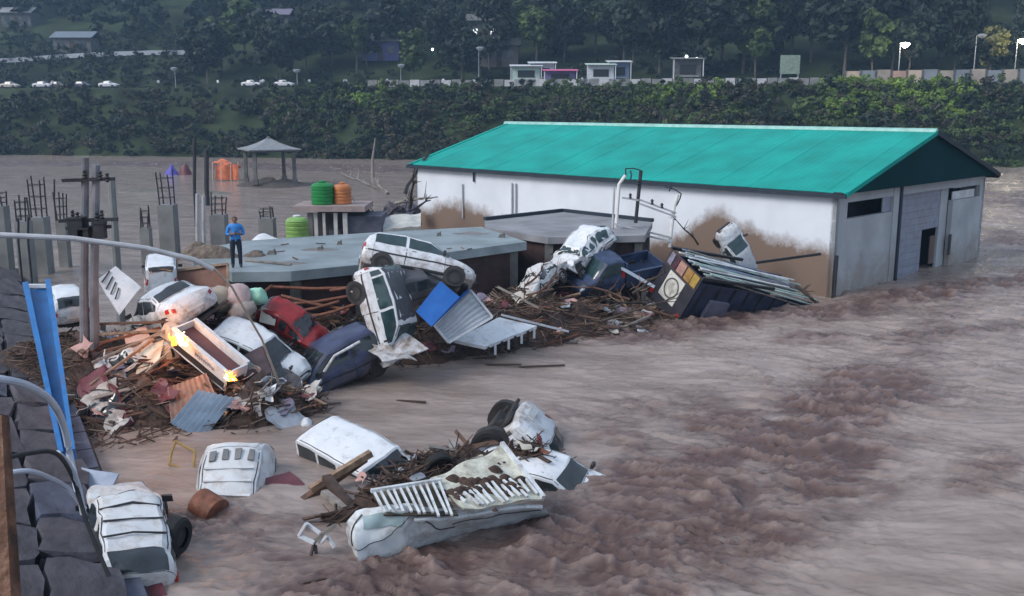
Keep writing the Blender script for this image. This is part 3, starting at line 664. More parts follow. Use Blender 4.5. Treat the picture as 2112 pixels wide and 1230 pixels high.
# ------------------------------------------------------------------ debris heaps the wrecks lie on
BUMPS = [(D(210, 690, 29), 2.2, 1.), (D(330, 740, 28), 2.2, 1.), (D(450, 760, 28), 2., 1.), (D(540, 800, 28), 1.6, 1.), (D(260, 850, 26.5), 2., 1.), (D(600, 690, 31), 1.8, 1.),
         (D(120, 690, 30), 2.4, 1.), (D(420, 640, 30.5), 2.2, 1.), (D(560, 640, 31.5), 2., 1.), (D(700, 640, 33.1), 1.45, 1.), (D(860, 625, 33.8), 1.5, 1.), (D(480, 860, 26.5), 1.3, 1.), (D(570, 860, 26.6), 1., 1.),
         (D(960, 612, 35), 1.6, 1.), (D(1060, 600, 37), 2.2, 1.), (D(1150, 620, 38), 2.2, 1.), (D(1250, 640, 38.5), 2., 1.), (D(1340, 630, 40), 2., 1.), (D(1480, 630, 42), 2.4, 1.), (D(1610, 640, 42.5), 1.8, 1.), (D(170, 880, 25.2), 1.8, 1.3), (D(240, 890, 25.2), 1.5, 1.3), (D(215, 935, 23.8), 1.2, 1.4), (D(310, 900, 24.8), 1.1, 1.3), (D(520, 800, 27), 1.5, 1.2), (D(575, 818, 26.9), 1.2, 1.5), (D(612, 846, 26.6), .8, 2.2),
         (W(900, 955, .42), 1., 1.2), (W(985, 930, .5), .8, 1.2), (W(1085, 935, .5), .7, 1.2), (W(775, 1012, .5), .55, 1.2), (W(690, 1050, .2), .5, 1.2), (W(840, 985, .5), .7, 1.2), (W(1140, 955, .15), .6, 1.2)]
def heap_h(x, y):
    h = np.full(np.shape(x), -.55)
    for c, r, k in BUMPS:
        d2 = ((x - c.x) ** 2 + (y - c.y) ** 2) / (r * r); h = np.maximum(h, -.55 + (c.z * .86 * k + .55) * np.exp(-d2 ** 1.4 * .55))
    n = fbm(x * .9, y * .9, 61, 5); return h + np.where(h > -.5, .34, .0) * n * np.clip((h + .55), 0, 1.2)
def hz(x, y): return float(heap_h(np.array(float(x)), np.array(float(y))))
def heap(x0, x1, y0, y1, label):
    nx, ny = int((x1 - x0) / .11), int((y1 - y0) / .11)
    gx = np.linspace(x0, x1, nx); gy = np.linspace(y0, y1, ny); X, Y = np.meshgrid(gx, gy); Z = heap_h(X, Y)
    o_ = link('debris_heap', np_mesh('debris_heap', np.stack([X.ravel(), Y.ravel(), Z.ravel()], 1), grid_quads(ny, nx), HEAPM)); stuff(o_, label, 'debris'); return o_
heap(-18, -1.2, 22, 36.5, 'sodden brown heap of mud and wreckage between the embankment and the roof slab')
heap(-5, 3, 17.5, 26, 'dark tangle of mud and wood caught among the near wrecks')
heap(-1.19, 16, 31, 47, 'sodden brown heap of mud and branches in front of the warehouse')
def twigs(n, x0, x1, y0, y1, label, seed, zmin=-.25):
    r_ = random.Random(seed); m_ = MB(); c = 0
    while c < n:
        x, y = r_.uniform(x0, x1), r_.uniform(y0, y1); z = hz(x, y)
        if z < zmin: continue
        L = r_.uniform(.25, 1.1); a_ = r_.uniform(0, 6.28); el = r_.gauss(0, .35)
        d = V((math.cos(a_) * math.cos(el), math.sin(a_) * math.cos(el), math.sin(el))) * L / 2; p = V((x, y, z + r_.uniform(.0, .12)))
        m_.tube([p - d, p + d], r_.uniform(.012, .035), 4, r2=.01); c += 1
    o_ = m_.build('brushwood', mat('brushwood' + str(seed), [(.085, .05, .034), (.05, .03, .022), (.16, .12, .09)][seed % 3], .8, var=.6, scale=1.5), flat=True); stuff(o_, label, 'brushwood')
twigs(1900, -15, -2, 23, 35, 'tangle of brown sticks strewn over the left heap', 0)
twigs(700, -15, -2, 23, 35, 'thin dark sticks strewn over the left heap', 1)
twigs(500, -15, -2, 23, 35, 'bleached splinters strewn over the left heap', 2)
twigs(420, -4, 2.5, 18, 25, 'sticks caught among the near wrecks', 4, -.12)
twigs(1300, -2, 14, 33, 45, 'tangle of brown sticks before the warehouse', 3)
twigs(500, -2, 14, 33, 45, 'bleached splinters before the warehouse', 5)

# ------------------------------------------------------------------ wrecked vehicles
ST = {'hatch': [(-1.85, .52, .45, .75, .46, .82), (-1.80, .74, .34, .90, .64, 1.05), (-1.68, .80, .28, .95, .62, 1.32), (-1.40, .83, .25, .95, .61, 1.48), (-.6, .84, .22, .94, .61, 1.54), (.25, .84, .22, .92, .60, 1.48), (.72, .84, .22, .91, .62, 1.20), (1.08, .83, .22, .90, .70, .99), (1.5, .80, .24, .80, .62, .88), (1.76, .71, .30, .66, .52, .74), (1.86, .55, .38, .55, .42, .60)],
      'suv': [(-2.0, .55, .55, .9, .5, 1.0), (-1.95, .78, .42, 1.05, .7, 1.25), (-1.85, .84, .36, 1.1, .68, 1.55), (-1.6, .87, .33, 1.1, .68, 1.72), (-.6, .88, .3, 1.09, .68, 1.78), (.3, .88, .3, 1.08, .67, 1.72), (.75, .88, .3, 1.06, .70, 1.40), (1.05, .87, .3, 1.05, .76, 1.16), (1.6, .85, .32, .98, .7, 1.06), (1.9, .78, .38, .82, .62, .92), (2.0, .6, .48, .68, .5, .74)],
      'sedan': [(-2.1, .5, .5, .75, .45, .8), (-2.02, .74, .34, .88, .66, .98), (-1.5, .83, .26, .94, .70, 1.04), (-1.2, .84, .24, .95, .68, 1.10), (-.75, .85, .22, .95, .58, 1.40), (-.1, .85, .22, .94, .58, 1.45), (.45, .85, .22, .93, .58, 1.40), (1.0, .85, .22, .92, .68, 1.03), (1.25, .84, .22, .9, .7, .97), (1.8, .8, .26, .78, .62, .84), (2.02, .72, .32, .66, .52, .7), (2.1, .55, .42, .55, .42, .6)],
      'van': [(-1.82, .6, .4, 1.0, .56, 1.5), (-1.78, .76, .3, 1.02, .66, 1.74), (-1.62, .8, .25, 1.02, .70, 1.84), (-.8, .8, .22, 1.01, .70, 1.88), (0, .8, .22, 1.0, .70, 1.88), (.85, .8, .22, .98, .68, 1.82), (1.3, .8, .22, .95, .70, 1.30), (1.52, .79, .24, .92, .7, 1.04), (1.78, .74, .3, .7, .6, .78), (1.84, .6, .4, .6, .5, .66)],
      'cab': [(-.25, .72, .35, 1.05, .6, 1.5), (-.2, .8, .3, 1.06, .66, 1.68), (.2, .82, .28, 1.05, .66, 1.76), (.7, .82, .28, 1.03, .64, 1.68), (1.15, .82, .28, 1.0, .70, 1.25), (1.35, .81, .28, .98, .72, 1.06), (1.85, .78, .32, .86, .64, .94), (2.05, .7, .38, .74, .54, .78), (2.12, .55, .46, .62, .44, .66)],
      'jeep': [(-1.9, .5, .5, .8, .46, .95), (-1.86, .6, .42, .95, .56, 1.15), (-1.7, .64, .38, 1.0, .56, 1.35), (-1.3, .66, .36, 1.0, .54, 1.42), (-.3, .66, .34, 1.0, .54, 1.44), (.2, .66, .34, 1.0, .54, 1.42), (.55, .66, .34, .98, .56, 1.16), (.8, .64, .34, .97, .58, 1.0), (1.5, .56, .38, .9, .5, .95), (1.8, .5, .44, .8, .44, .84), (1.86, .42, .5, .66, .36, .7)]}
GLZ = {'hatch': ((.9, 2.6), [(2.75, 4.1), (4.22, 6.55)], (5.15, 6.95)), 'suv': ((.9, 2.6), [(2.2, 2.9), (3.05, 4.2), (4.32, 6.5)], (5.15, 6.95)), 'sedan': ((3.1, 3.95), [(3.35, 5.0), (5.1, 6.85)], (6.1, 6.95)),
       'van': ((.25, 1.5), [(1.9, 2.9), (3.05, 4.0), (4.15, 5.85)], (5.1, 6.9)), 'cab': ((.3, 1.0), [(1.3, 3.9)], (3.1, 4.9)), 'jeep': ((.9, 2.4), [(2.5, 3.8), (3.95, 5.8)], (5.1, 6.9))}
WHL = {'hatch': (-1.15, 1.15, .29), 'suv': (-1.22, 1.25, .35), 'sedan': (-1.28, 1.28, .3), 'van': (-1.12, 1.18, .28), 'cab': (-1.55, 1.35, .34), 'jeep': (-1.1, 1.2, .36)}
def wheel(parent, c, r, w, steel, side=1):
    wr = bpy.data.objects.new('wheel', None); COL.objects.link(wr); wr.parent = parent; wr.location = c
    b = MB(); b.lathe([(r * .62, -w / 2), (r * .9, -w / 2), (r, -w * .34), (r, w * .34), (r * .9, w / 2), (r * .62, w / 2)], 22, axis='Y', caps=False); b.build('tyre', RUBBER, wr)
    b = MB(); y = side * (w / 2 - .03)
    b.lathe([(r * .61, -w * .3), (r * .61, y - .005 * side), (r * .52, y - .05 * side), (r * .2, y - .03 * side), (r * .14, y)] if side > 0 else [(r * .14, y), (r * .2, y - .03 * side), (r * .52, y - .05 * side), (r * .61, y - .005 * side), (r * .61, w * .3)], 18, axis='Y'); b.build('rim', steel, wr)
    for k in range(6):
        a_ = k * math.pi / 3; b = MB(); b.bar(V((math.cos(a_) * r * .18, y - .01 * side, math.sin(a_) * r * .18)), V((math.cos(a_) * r * .58, y - .01 * side, math.sin(a_) * r * .58)), .05, .03, (0, 1, 0)); b.build('spoke', steel, wr)
    return wr
def make_deform(amp, seed, crush=()):
    def f(p):
        q = V(p)
        for c, rad, dv in crush:
            w = math.exp(-((q - V(c)).length / rad) ** 2); q = q + V(dv) * w
        if amp > 0:
            n1 = mnoise.noise_vector(p * 1.1 + V((seed, 0, 0))); n2 = mnoise.noise_vector(p * 3.1 + V((0, seed, 0)))
            q = q + (n1 * .65 + n2 * .4) * amp
        return q
    return f
def car(kind, label, px, py, Y, fwd, up, paint=None, amp=.03, seed=1, crush=(), glass=None, name=None, roofm=None, whe=(1, 1, 1, 1), steel=None, scale=1., cat='car', group=None, bed=False, pivot=None, wy=0.):
    paint = paint or WHITE; glass = glass or GLASS; st = ST[kind]; n = len(st)
    pivot = pivot or (0, 0, .8)
    loc = D(px, py, Y)
    Mx = pose(loc, fwd, up) @ Matrix.Scale(scale, 4) @ Matrix.Translation(-V(pivot))
    root = thing(name or {'hatch': 'hatchback_car', 'suv': 'sport_utility_car', 'sedan': 'saloon_car', 'van': 'minivan', 'cab': 'pickup_truck', 'jeep': 'jeep'}[kind], label, cat, Mx, group)
    df = make_deform(amp * 1.25 + (.022 if amp > 0 else 0), seed, crush)
    def section(s):
        s = max(0, min(n - 1.0001, s)); i = int(s); f = s - i; a_, b_ = st[i], st[i + 1]; x, w, zb, be, wt, tp = [lerp(a_[k], b_[k], f) for k in range(6)]
        return x, [(0, zb), (.8 * w, zb), (.96 * w, zb + .09), (w, zb + .24), (w, be - .1), (.965 * w, be), (wt + (.96 * w - wt) * .12, tp - .07 if tp - .07 > be + .01 else be + (tp - be) * .5), (.8 * wt, tp), (0, tp + .03)]
    def S(s, t, side):
        x, P = section(s); t = max(0, min(7.9999, t)); j = int(t); g = t - j
        p0, p1, p2, p3 = P[max(j - 1, 0)], P[j], P[j + 1], P[min(j + 2, 8)]
        k = .5; 
        yy, zz = [.5 * (2 * p1[c] + (p2[c] - p0[c]) * g * k + (2 * p0[c] * k - (6 - 1 * 2 + 0) * p1[c] * 0 - 0) * 0) for c in (0, 1)]
        yy, zz = lerp(p1[0], p2[0], g), lerp(p1[1], p2[1], g)
        return V((x, yy * side, zz))
    b = MB(); NS, NT = (n - 1) * 3, 24; vs = []; 
    for i in range(NS + 1):
        for j in range(2 * NT):
            t = 8 * j / NT if j <= NT else 8 * (2 * NT - j) / NT
            p = S(i / 3, t, 1 if j <= NT else -1)
            vs.append(p)
    fs = [(i * 2 * NT + j, (i + 1) * 2 * NT + j, (i + 1) * 2 * NT + (j + 1) % (2 * NT), i * 2 * NT + (j + 1) % (2 * NT)) for i in range(NS) for j in range(2 * NT)]
    fs.append(tuple(range(2 * NT))); fs.append(tuple(reversed(range(NS * 2 * NT, (NS + 1) * 2 * NT))))
    b.add(vs, fs); b.build('body', paint, root, df, angle=28)
    def patch(nm, s0, s1, t0, t1, m, off=.012, both=None, ns=8, nt=5):
        def f(u, v):
            s = lerp(s0, s1, u)
            if both: t = lerp(t0, 16 - t0, v); sd = 1 if t <= 8 else -1; t = t if t <= 8 else 16 - t
            else: t = lerp(t0, t1, v); sd = side
            e = .02; p = S(s, t, sd)
            ds = S(s + e, t, sd) - S(s - e, t, sd); dt = S(s, min(t + e, 7.999), sd) - S(s, t - e, sd)
            nn = dt.cross(ds) * sd
            if both and abs(t - 8) < .05: nn = V((-ds.z, 0, ds.x))
            if nn.length < 1e-9: nn = V((0, sd, 0))
            nn.normalize()
            c = V((p.x, 0, .8))
            if nn.dot(p - c) < 0: nn = -nn
            return p + nn * off
        b_ = MB(); b_.grid(f, ns, 12 if both else nt); return b_.build(nm, m, root, df, angle=60)
    rw, sw, ws = GLZ[kind]
    patch('rear_window', rw[0], rw[1], 6.75, 8, glass, both=True); patch('windscreen', ws[0], ws[1], 6.75, 8, glass, both=True)
    for side in (1, -1):
        for s0, s1 in sw: patch('side_window', s0, s1, 5.12, 5.9, glass)
        patch('door_seam', sw[-1][0] - .06, sw[-1][0] - .03, 2.2, 5.0, PLASTIC, .004, ns=1, nt=8)
        patch('sill_trim', 2.5, n - 3.6, 1.7, 2.4, PLASTIC, .006)
        patch('headlight', n - 2.75, n - 1.75, 4.35, 5.3, LAMPC, .012, ns=3, nt=3); patch('tail_lamp', .35, 1.5, 4.0, 5.4, LAMPR, .012, ns=3, nt=3)
    for s_ in (ws[1] + .06, rw[0] - .12): patch('panel_gap', s_, s_ + .05, 5.3, 8, PLASTIC, .004, both=True, ns=1)
    for side in (1, -1):
        patch('roof_gutter', sw[0][0], sw[-1][1] - .6, 6.25, 6.4, PLASTIC, .006, ns=10, nt=1)
        patch('door_seam', sw[0][0] - .05, sw[0][0] - .02, 2.2, 5.0, PLASTIC, .004, ns=1, nt=8)
        patch('door_seam', sw[-1][1] - .35, sw[-1][1] - .32, 2.4, 5.0, PLASTIC, .004, ns=1, nt=8)
        patch('door_handle', sw[-1][0] + .15, sw[-1][0] + .32, 4.5, 4.7, PLASTIC, .02, ns=1, nt=1)
        patch('rub_strip', 1.6, n - 2.6, 3.45, 3.6, PLASTIC, .008, ns=10, nt=1)
    patch('grille', n - 1.5, n - 1.08, 5.4, 8, PLASTIC, .01, both=True, ns=2)
    if roofm: patch('roof_panel', sw[0][0], sw[-1][1] - 1.3, 6.3, 8, roofm, .01, both=True)
    xr, xf, r = WHL[kind]
    k = 0
    for x in (xr, xf):
        for side in (1, -1):
            w = .84 if kind not in ('jeep', 'van') else (.62 if kind == 'jeep' else .8)
            if kind == 'suv': w = .88
            if kind == 'cab': w = .82
            c = V((x, side * (w - .08 + wy), r)); c2 = df(c)
            b = MB(); b.lathe([(r * 1.22, -.2), (r * 1.22, 0)] if side > 0 else [(r * 1.22, 0), (r * 1.22, .2)], 20, V((x, side * (w + .008), r + .03)), 'Y')
            if wy == 0: b.build('wheel_arch', UNDER, root, df)
            if whe[k]: wheel(root, c2, r, .21, steel or STEEL, side)
            k += 1
    b = MB(); L0, L1 = st[1][0] + .1, st[-2][0] - .1
    zb_ = .2 if kind not in ('suv', 'cab', 'jeep') else .28
    b.box(((L0 + L1) / 2, 0, zb_ - .02), (L1 - L0, 1.2, .06)); b.bar((L0 + .2, .3, zb_ - .07), (L1 - .3, .25, zb_ - .07), .09, .07); b.bar((L0 + .2, -.42, zb_ - .06), (L1 - .3, -.42, zb_ - .06), .1, .08); b.bar((L0 + .2, .45, zb_ - .06), (L1 - .3, .45, zb_ - .06), .1, .08)
    for x in (xr, xf): b.tube([(x, -.7, r), (x, .7, r)], .055, 8); b.box((x, .05, r - .04), (.3, .34, .2))
    b.box((L0 + .55, -.15, zb_ - .1), (.5, .7, .15)); b.build('chassis', UNDER, root, df)
    b = MB(); b.bar((st[0][0] - .03, -.28, .62), (st[0][0] - .03, .28, .62), .03, .13); b.build('number_plate', mat('plate', (.5, .5, .48), .5), root, df)
    b = MB(); b.bar((st[-1][0] - .0, -.5, st[-1][2] + .03), (st[-1][0] - .0, .5, st[-1][2] + .03), .1, .16); b.build('front_bumper', PLASTIC, root, df)
    for side in (1, -1):
        xm = section(ws[0] + .9)[0]; ym = (section(ws[0] + .9)[1][5][0] + .1) * side; zm = section(ws[0] + .9)[1][5][1] + .08
        b = MB(); b.box((xm, ym, zm), (.08, .2, .13)); b.build('mirror', PLASTIC, root, df)
    return root, df
def pickup_bed(root, df, paint, floor, L=1.95, rails=True, x0=-2.35, w=.8, ribs=True, h=.46, zf=.62):
    b = MB(); b.box((x0 + L / 2, 0, zf), (L, 2 * w, .06)); b.build('bed_floor', floor, root, df)
    for k in range(14):
        y = -w + .1 + k * (2 * w - .2) / 13; b = MB(); b.bar((x0 + .05, y, zf + .045), (x0 + L - .05, y, zf + .045), .05, .03); b.build('floor_rib', paint, root, df)
    for sy in (-1, 1):
        b = MB(); b.box((x0 + L / 2, sy * (w + .02), zf + h / 2 - .12), (L, .05, h + .2)); b.build('bed_side', paint, root, df)
        b = MB(); b.bar((x0, sy * (w + .02), zf + h), (x0 + L, sy * (w + .02), zf + h), .1, .07); b.build('bed_rail', paint, root, df)
    b = MB(); b.box((x0 - .0, 0, zf + h / 2), (.05, 2 * w + .05, h)); b.build('tailgate', paint, root, df)
    b = MB(); b.box((x0 + L + .02, 0, zf + .45), (.05, 2 * w + .05, .9)); b.build('headboard', paint, root, df)

# wrecks round the embankment and the left heap
car('hatch', 'white hatchback jammed behind the top of the blue channel, its rear window showing', 132, 622, 30.5, (-.55, .8, .1), (.1, -.2, 1), WHITE, .05, 3, scale=.72)
LOUV = None
car('van', 'white van end poking up behind the white saloon with the dark plate', 334, 572, 32.2, (-.3, .9, .1), (.05, -.1, 1), WHITE, .06, 8, scale=.66)
car('sedan', 'white saloon with a long dark plate on its boot lying above the fire', 345, 632, 29.6, (-.62, .72, -.22), (.1, -.55, .8), WHITE, .04, 11, scale=.95)
car('suv', 'white car whose arched roof lies right of the burning tray truck', 520, 696, 28.4, (.8, -.3, -.28), (.1, -.4, .9), WHITEP, .05, 13, scale=.78, pivot=(-.3, 0, 1.65))
car('hatch', 'small red car crushed between the sacks and the dark blue car', 606, 668, 30.4, (.8, -.28, -.38), (.1, -.5, .82), REDP, .14, 17, scale=.62)
car('hatch', 'dark blue car sunk to its bonnet at the foot of the heap', 662, 728, 29.4, (-.8, -.52, -.3), (-.3, -.3, .9), NAVY, .09, 19, scale=.98, pivot=(.2, 0, 1.25))
car('hatch', 'flattened white car under the planks left of the fire', 282, 742, 27.6, (-.7, -.5, -.15), (-.1, -.6, .8), WHITE2, .2, 101, [((0, 0, 1.4), 1.2, (0, 0, -.45))], scale=.62)
car('sedan', 'crushed charcoal car under the lower flame of the tray truck', 545, 765, 27.9, (.75, -.55, -.25), (.1, -.45, .85), GREYP, .2, 103, [((0, 0, 1.4), 1.2, (0, 0, -.4))], scale=.6)
car('hatch', 'muddy maroon car crumpled between the corrugated sheets and the embankment', 215, 830, 26.2, (.5, -.75, -.3), (-.2, -.5, .85), MAROON, .18, 107, [((0, 0, 1.4), 1.2, (0, 0, -.4))], scale=.7)
# tray truck on fire
def tray_truck():
    TL, TR, BR, BL = D(352, 688, 27.6), D(402, 668, 28.2), D(492, 745, 27.2), D(474, 788, 26.4)
    c = (TL + TR + BR + BL) / 4; ax = ((BR + BL) / 2 - (TL + TR) / 2); L = ax.length; ax.normalize()
    side = (TR - TL).normalized(); up = ax.cross(side).normalized()
    if up.z < 0: up = -up
    root = thing('tray_truck', 'white tray truck burning on the heap, maroon tray tipped towards the water', 'truck', pose(D(432, 728, 27.2), (.72, -.42, -.42), (.38, -.42, .8)))
    L = 2.3; w = .36
    df = make_deform(.03, 23)
    b = MB(); b.box((0, 0, 0), (L, 2 * w, .06)); b.build('tray_floor', mat('maroon_tray', (.12, .05, .05), .6, mud=.3, mudcol=(.1, .06, .05)), root, df)
    for sy in (-1, 1):
        b = MB(); b.sheet(lambda u, v: V((lerp(-L / 2, L / 2, u), sy * (w + .02) , lerp(-.42, .26, v))), 10, 3, .05, (0, sy, 0)); b.build('side_panel', WHITEP, root, df)
        b = MB(); b.bar((-L / 2, sy * (w + .02), .28), (L / 2, sy * (w + .02), .28), .11, .07); b.build('rail', WHITEP, root, df)
    for sx in (-1, 1):
        b = MB(); b.box((sx * L / 2, 0, .1), (.05, 2 * w, .32)); b.build('end_panel', WHITEP, root, df)
    b = MB(); y = -(w + .055)
    for k in range(9):                       # grey illegible lettering on the side
        b.box((-.1 + k * .085, y, .06 - (k % 3) * .01), (.05, .012, .1 - .03 * (k % 2)))
    b.build('lettering', mat('grey_ink', (.25, .25, .27), .6), root, df)
    b = MB(); b.box((-L / 2 - .3, 0, -.12), (.5, .7, .45), taper=.8); b.build('cab_remains', mat('scorched_white', (.45, .38, .32), .6, var=.3, mud=.45, mudcol=(.08, .05, .04)), root, make_deform(.12, 4))
    b = MB(); b.box((0, 0, -.25), (L * .95, .8, .2)); b.build('chassis', UNDER, root, df)
tray_truck()
# flames
FL = emit('flame', (1.0, .24, .02), 2.6); FLH = emit('flame_core', (1.0, .55, .16), 12.)
def flame(px, py, Y, h, r, label, core=True, seed=0, energy=90):
    b0 = D(px, py, Y); root = thing('flame', label, 'fire', b0)
    r_ = random.Random(seed)
    for k in range(11):
        ox, oy = r_.gauss(0, r * .6), r_.uniform(-r * .5, r * .5); hh = h * r_.uniform(.35, 1.) * (1 - .5 * min(1, abs(ox) / r)); rr = r * r_.uniform(.18, .36); path = []; rs = []
        for i in range(8):
            t = i / 7; path.append((ox + (.22 * h * math.sin(t * 4 + k) - .12 * h) * t, oy + .08 * h * math.cos(t * 4 + k) * t, hh * t)); rs.append(max(.006, rr * (math.sin(math.pi * (t * .8 + .2)) ** .8) * (1 - t * .55)))
        b = MB(); b.tube(path, .1, 8, rs=rs); b.build('tongue', FLH if (core and k < 4) else FL, root)
    lt = bpy.data.lights.new('flame_glow', 'POINT'); lt.energy = energy; lt.color = (1., .38, .1); lt.shadow_soft_size = .25
    lo = bpy.data.objects.new('flame_glow', lt); COL.objects.link(lo); lo.parent = root; lo.location = (-.85, -.1, h * 1.2)
flame(374, 712, 26.7, .62, .2, 'bright orange fire leaping from the upper end of the tray truck', True, 3, 34)
flame(476, 786, 26.3, .38, .1, 'small flame licking the lower corner of the tray truck', True, 5, 3)

# nose-down car, grey car, hatchback above
car('suv', 'white car stood on its crumpled nose in the water, wheels turned towards the red car', 798, 660, 30.4, (.27, -.2, -.94), (.86, -.36, .34), WHITE, .035, 29, [((1.9, 0, .7), .9, (-.55, .1, .15)), ((1.6, .6, 1.), .6, (-.2, .35, .1))], roofm=GREYP, scale=.86, glass=GLASST)
car('suv', 'charcoal car lying on its side wedged against the white nose-down car', 862, 588, 31.3, (.86, .42, .2), (-.42, -.5, .75), GREYP, .06, 31, scale=.66, pivot=(0, 0, 1.0))
car('hatch', 'white hatchback with alloy wheels perched nose-down on the edge of the roof slab', 862, 548, 32.2, (.97, .1, -.2), (.2, .55, .8), WHITE, .015, 37, steel=mat('alloy', (.5, .52, .55), .35, .5), glass=GLASST, scale=1.02)
# truck body panels
def panel(name, label, corners, m, th=.05, ribs=0, ribm=None, cat='panel', amp=.02, corr=0., ncorr=10, rim=None, seed=0):
    P = [D(*c) for c in corners]; c0 = sum(P, V()) / 4
    P = [p - c0 for p in P]; n_ = (P[1] - P[0]).cross(P[3] - P[0]).normalized()
    if n_.dot(V((0, -1, .3))) < 0: n_ = -n_
    root = thing(name, label, cat, c0); nu = ncorr * 4 if corr else 12
    def f(u, v):
        p = lerp(lerp(P[0], P[1], u), lerp(P[3], P[2], u), v)
        o_ = corr * math.sin(u * ncorr * 2 * math.pi) if corr else 0
        return p + n_ * (o_ + amp * mnoise.noise(p * 1.5 + V((seed, 0, 0))) * 2)
    b = MB(); b.sheet(f, nu, 8, th, n_); b.build('sheet', m, root, angle=50)
    for k in range(ribs):
        u = (k + .5) / ribs; b = MB(); b.bar(f(u, .02) + n_ * .03, f(u, .98) + n_ * .03, .06, .05, n_); b.build('rib', ribm or m, root)
    if rim:
        for a_, b_ in ((0, 1), (1, 2), (2, 3), (3, 0)):
            q = MB(); q.bar(P[a_] + n_ * .03, P[b_] + n_ * .03, .08, .07, n_); q.build('edge_trim', rim, root)
    return root, P, n_, f
panel('metal_sheet', 'bright blue sheet metal panel upright beside the nose-down car', [(908, 580, 30.4), (948, 612, 30.2), (890, 674, 29.6), (858, 642, 29.8)], BLUEP, .04, 0)
panel('truck_side_panel', 'white ribbed truck side panel with blue edge leaning behind the flat white door', [(968, 597, 32.2), (1015, 655, 31.9), (925, 708, 31.2), (895, 672, 31.3)], WHITEP, .05, 7, GALV, rim=WHITEP)
b = MB(); p0, p1 = D(893, 668, 31.), D(965, 598, 31.9); b.bar(V(), p1 - p0, .09, .09); o = b.build('blue_rail', BLUEP); o.location = p0; tag(o, 'blue rail along the upper edge of the white ribbed truck panel', 'rail')
_, P_, n_, f_ = panel('truck_door_panel', 'flat white truck door lying over the water, row of dark stubs beneath', [(938, 700, 32.), (1030, 655, 34.2), (1108, 672, 34.), (1000, 716, 31.8)], WHITEP, .12, 0)
root_ = _
for k in range(8):
    u = (k + .5) / 8; p = lerp(P_[3], P_[2], u); b = MB(); b.bar(p + V((0, .03, -.05)), p + V((0, .06, -.42)), .1, .08); b.build('stub', WHITEP if k % 2 else UNDER, root_)
b = MB(); p0, p1 = D(1035, 650, 33.8), D(1172, 684, 35.); b.bar(V(), p1 - p0, .1, .07); o = b.build('white_batten', WHITEP); o.location = p0; tag(o, 'narrow white batten pointing from the truck door into the branches', 'batten')
# corrugated sheets of the left heap
CORR = mat('galvanised_corrugated', (.3, .36, .42), .35, .6, var=.2, mud=.25, mudcol=(.12, .09, .07))
CORRB = mat('rusted_corrugated', (.17, .11, .09), .55, .3, var=.35, mud=.4, mudcol=(.1, .06, .045))
panel('corrugated_sheet', 'shiny blue grey corrugated sheet sliding off the heap towards the water', [(408, 805, 26.), (486, 820, 25.8), (420, 908, 24.9), (350, 872, 25.)], CORR, .012, corr=.035, ncorr=7)
panel('corrugated_sheet', 'rust brown corrugated sheet leaning under the fire', [(225, 812, 26.4), (300, 782, 26.6), (312, 842, 25.8), (235, 872, 25.6)], CORRB, .012, corr=.03, ncorr=8)
panel('corrugated_sheet', 'dull brown sheet lying just above the shiny corrugated one', [(345, 800, 26.3), (425, 770, 26.8), (445, 815, 26.1), (352, 870, 25.4)], CORRB, .012, corr=.012, ncorr=8)
panel('board', 'scorched pale board lying left of the burning tray truck', [(290, 720, 27.5), (338, 700, 27.7), (330, 745, 27.2), (278, 775, 27.)], CREAM, .05, amp=.05)
panel('board', 'dark brown door standing behind the pink sack', [(360, 560, 31.8), (470, 545, 32.), (470, 600, 31.6), (370, 590, 31.6)], mat('brown_board', (.16, .07, .045), .6, var=.3), .06, 0, rim=WOOD2)
panel('board', 'small beige board at the left end of the red car', [(540, 632, 30.2), (572, 645, 30.1), (566, 672, 29.9), (534, 664, 30.)], CREAM, .05)
rt_, P_, n2_, f2_ = panel('car_bonnet', 'white car bonnet with dark louvres propped on edge beside the twin electric pole', [(203, 575, 29.4), (238, 550, 29.9), (291, 592, 29.6), (246, 652, 28.8)], WHITEP, .06, amp=.06)
for k in range(4):
    MB().bar(f2_(.06 + .03 * k, .12 + .18 * k) + n2_ * .03, f2_(.62 - .05 * k, .02 + .17 * k) + n2_ * .03, .035, .03, n2_).build('louvre', PLASTIC, rt_)
panel('car_bonnet', 'crumpled white bonnet folded out over the water under the nose-down car', [(750, 692, 29.9), (812, 684, 30.2), (884, 717, 29.6), (800, 748, 28.9)], WHITE, .04, amp=.13, seed=5)
panel('car_bonnet', 'second torn white fold of the crumpled bonnet at the waterline', [(755, 715, 29.5), (800, 708, 29.6), (860, 742, 29.), (790, 752, 28.6)], WHITE, .04, amp=.12, seed=9)
b = MB(); p0, p1 = D(668, 768, 28.6), D(742, 705, 29.2); b.tube([V(), (p1 - p0) * .4 + V((-.12, 0, .12)), p1 - p0], .045, 8); o = b.build('white_trim', WHITE); o.location = p0; tag(o, 'bowed white trim strip along the sunk dark blue car', 'trim strip')
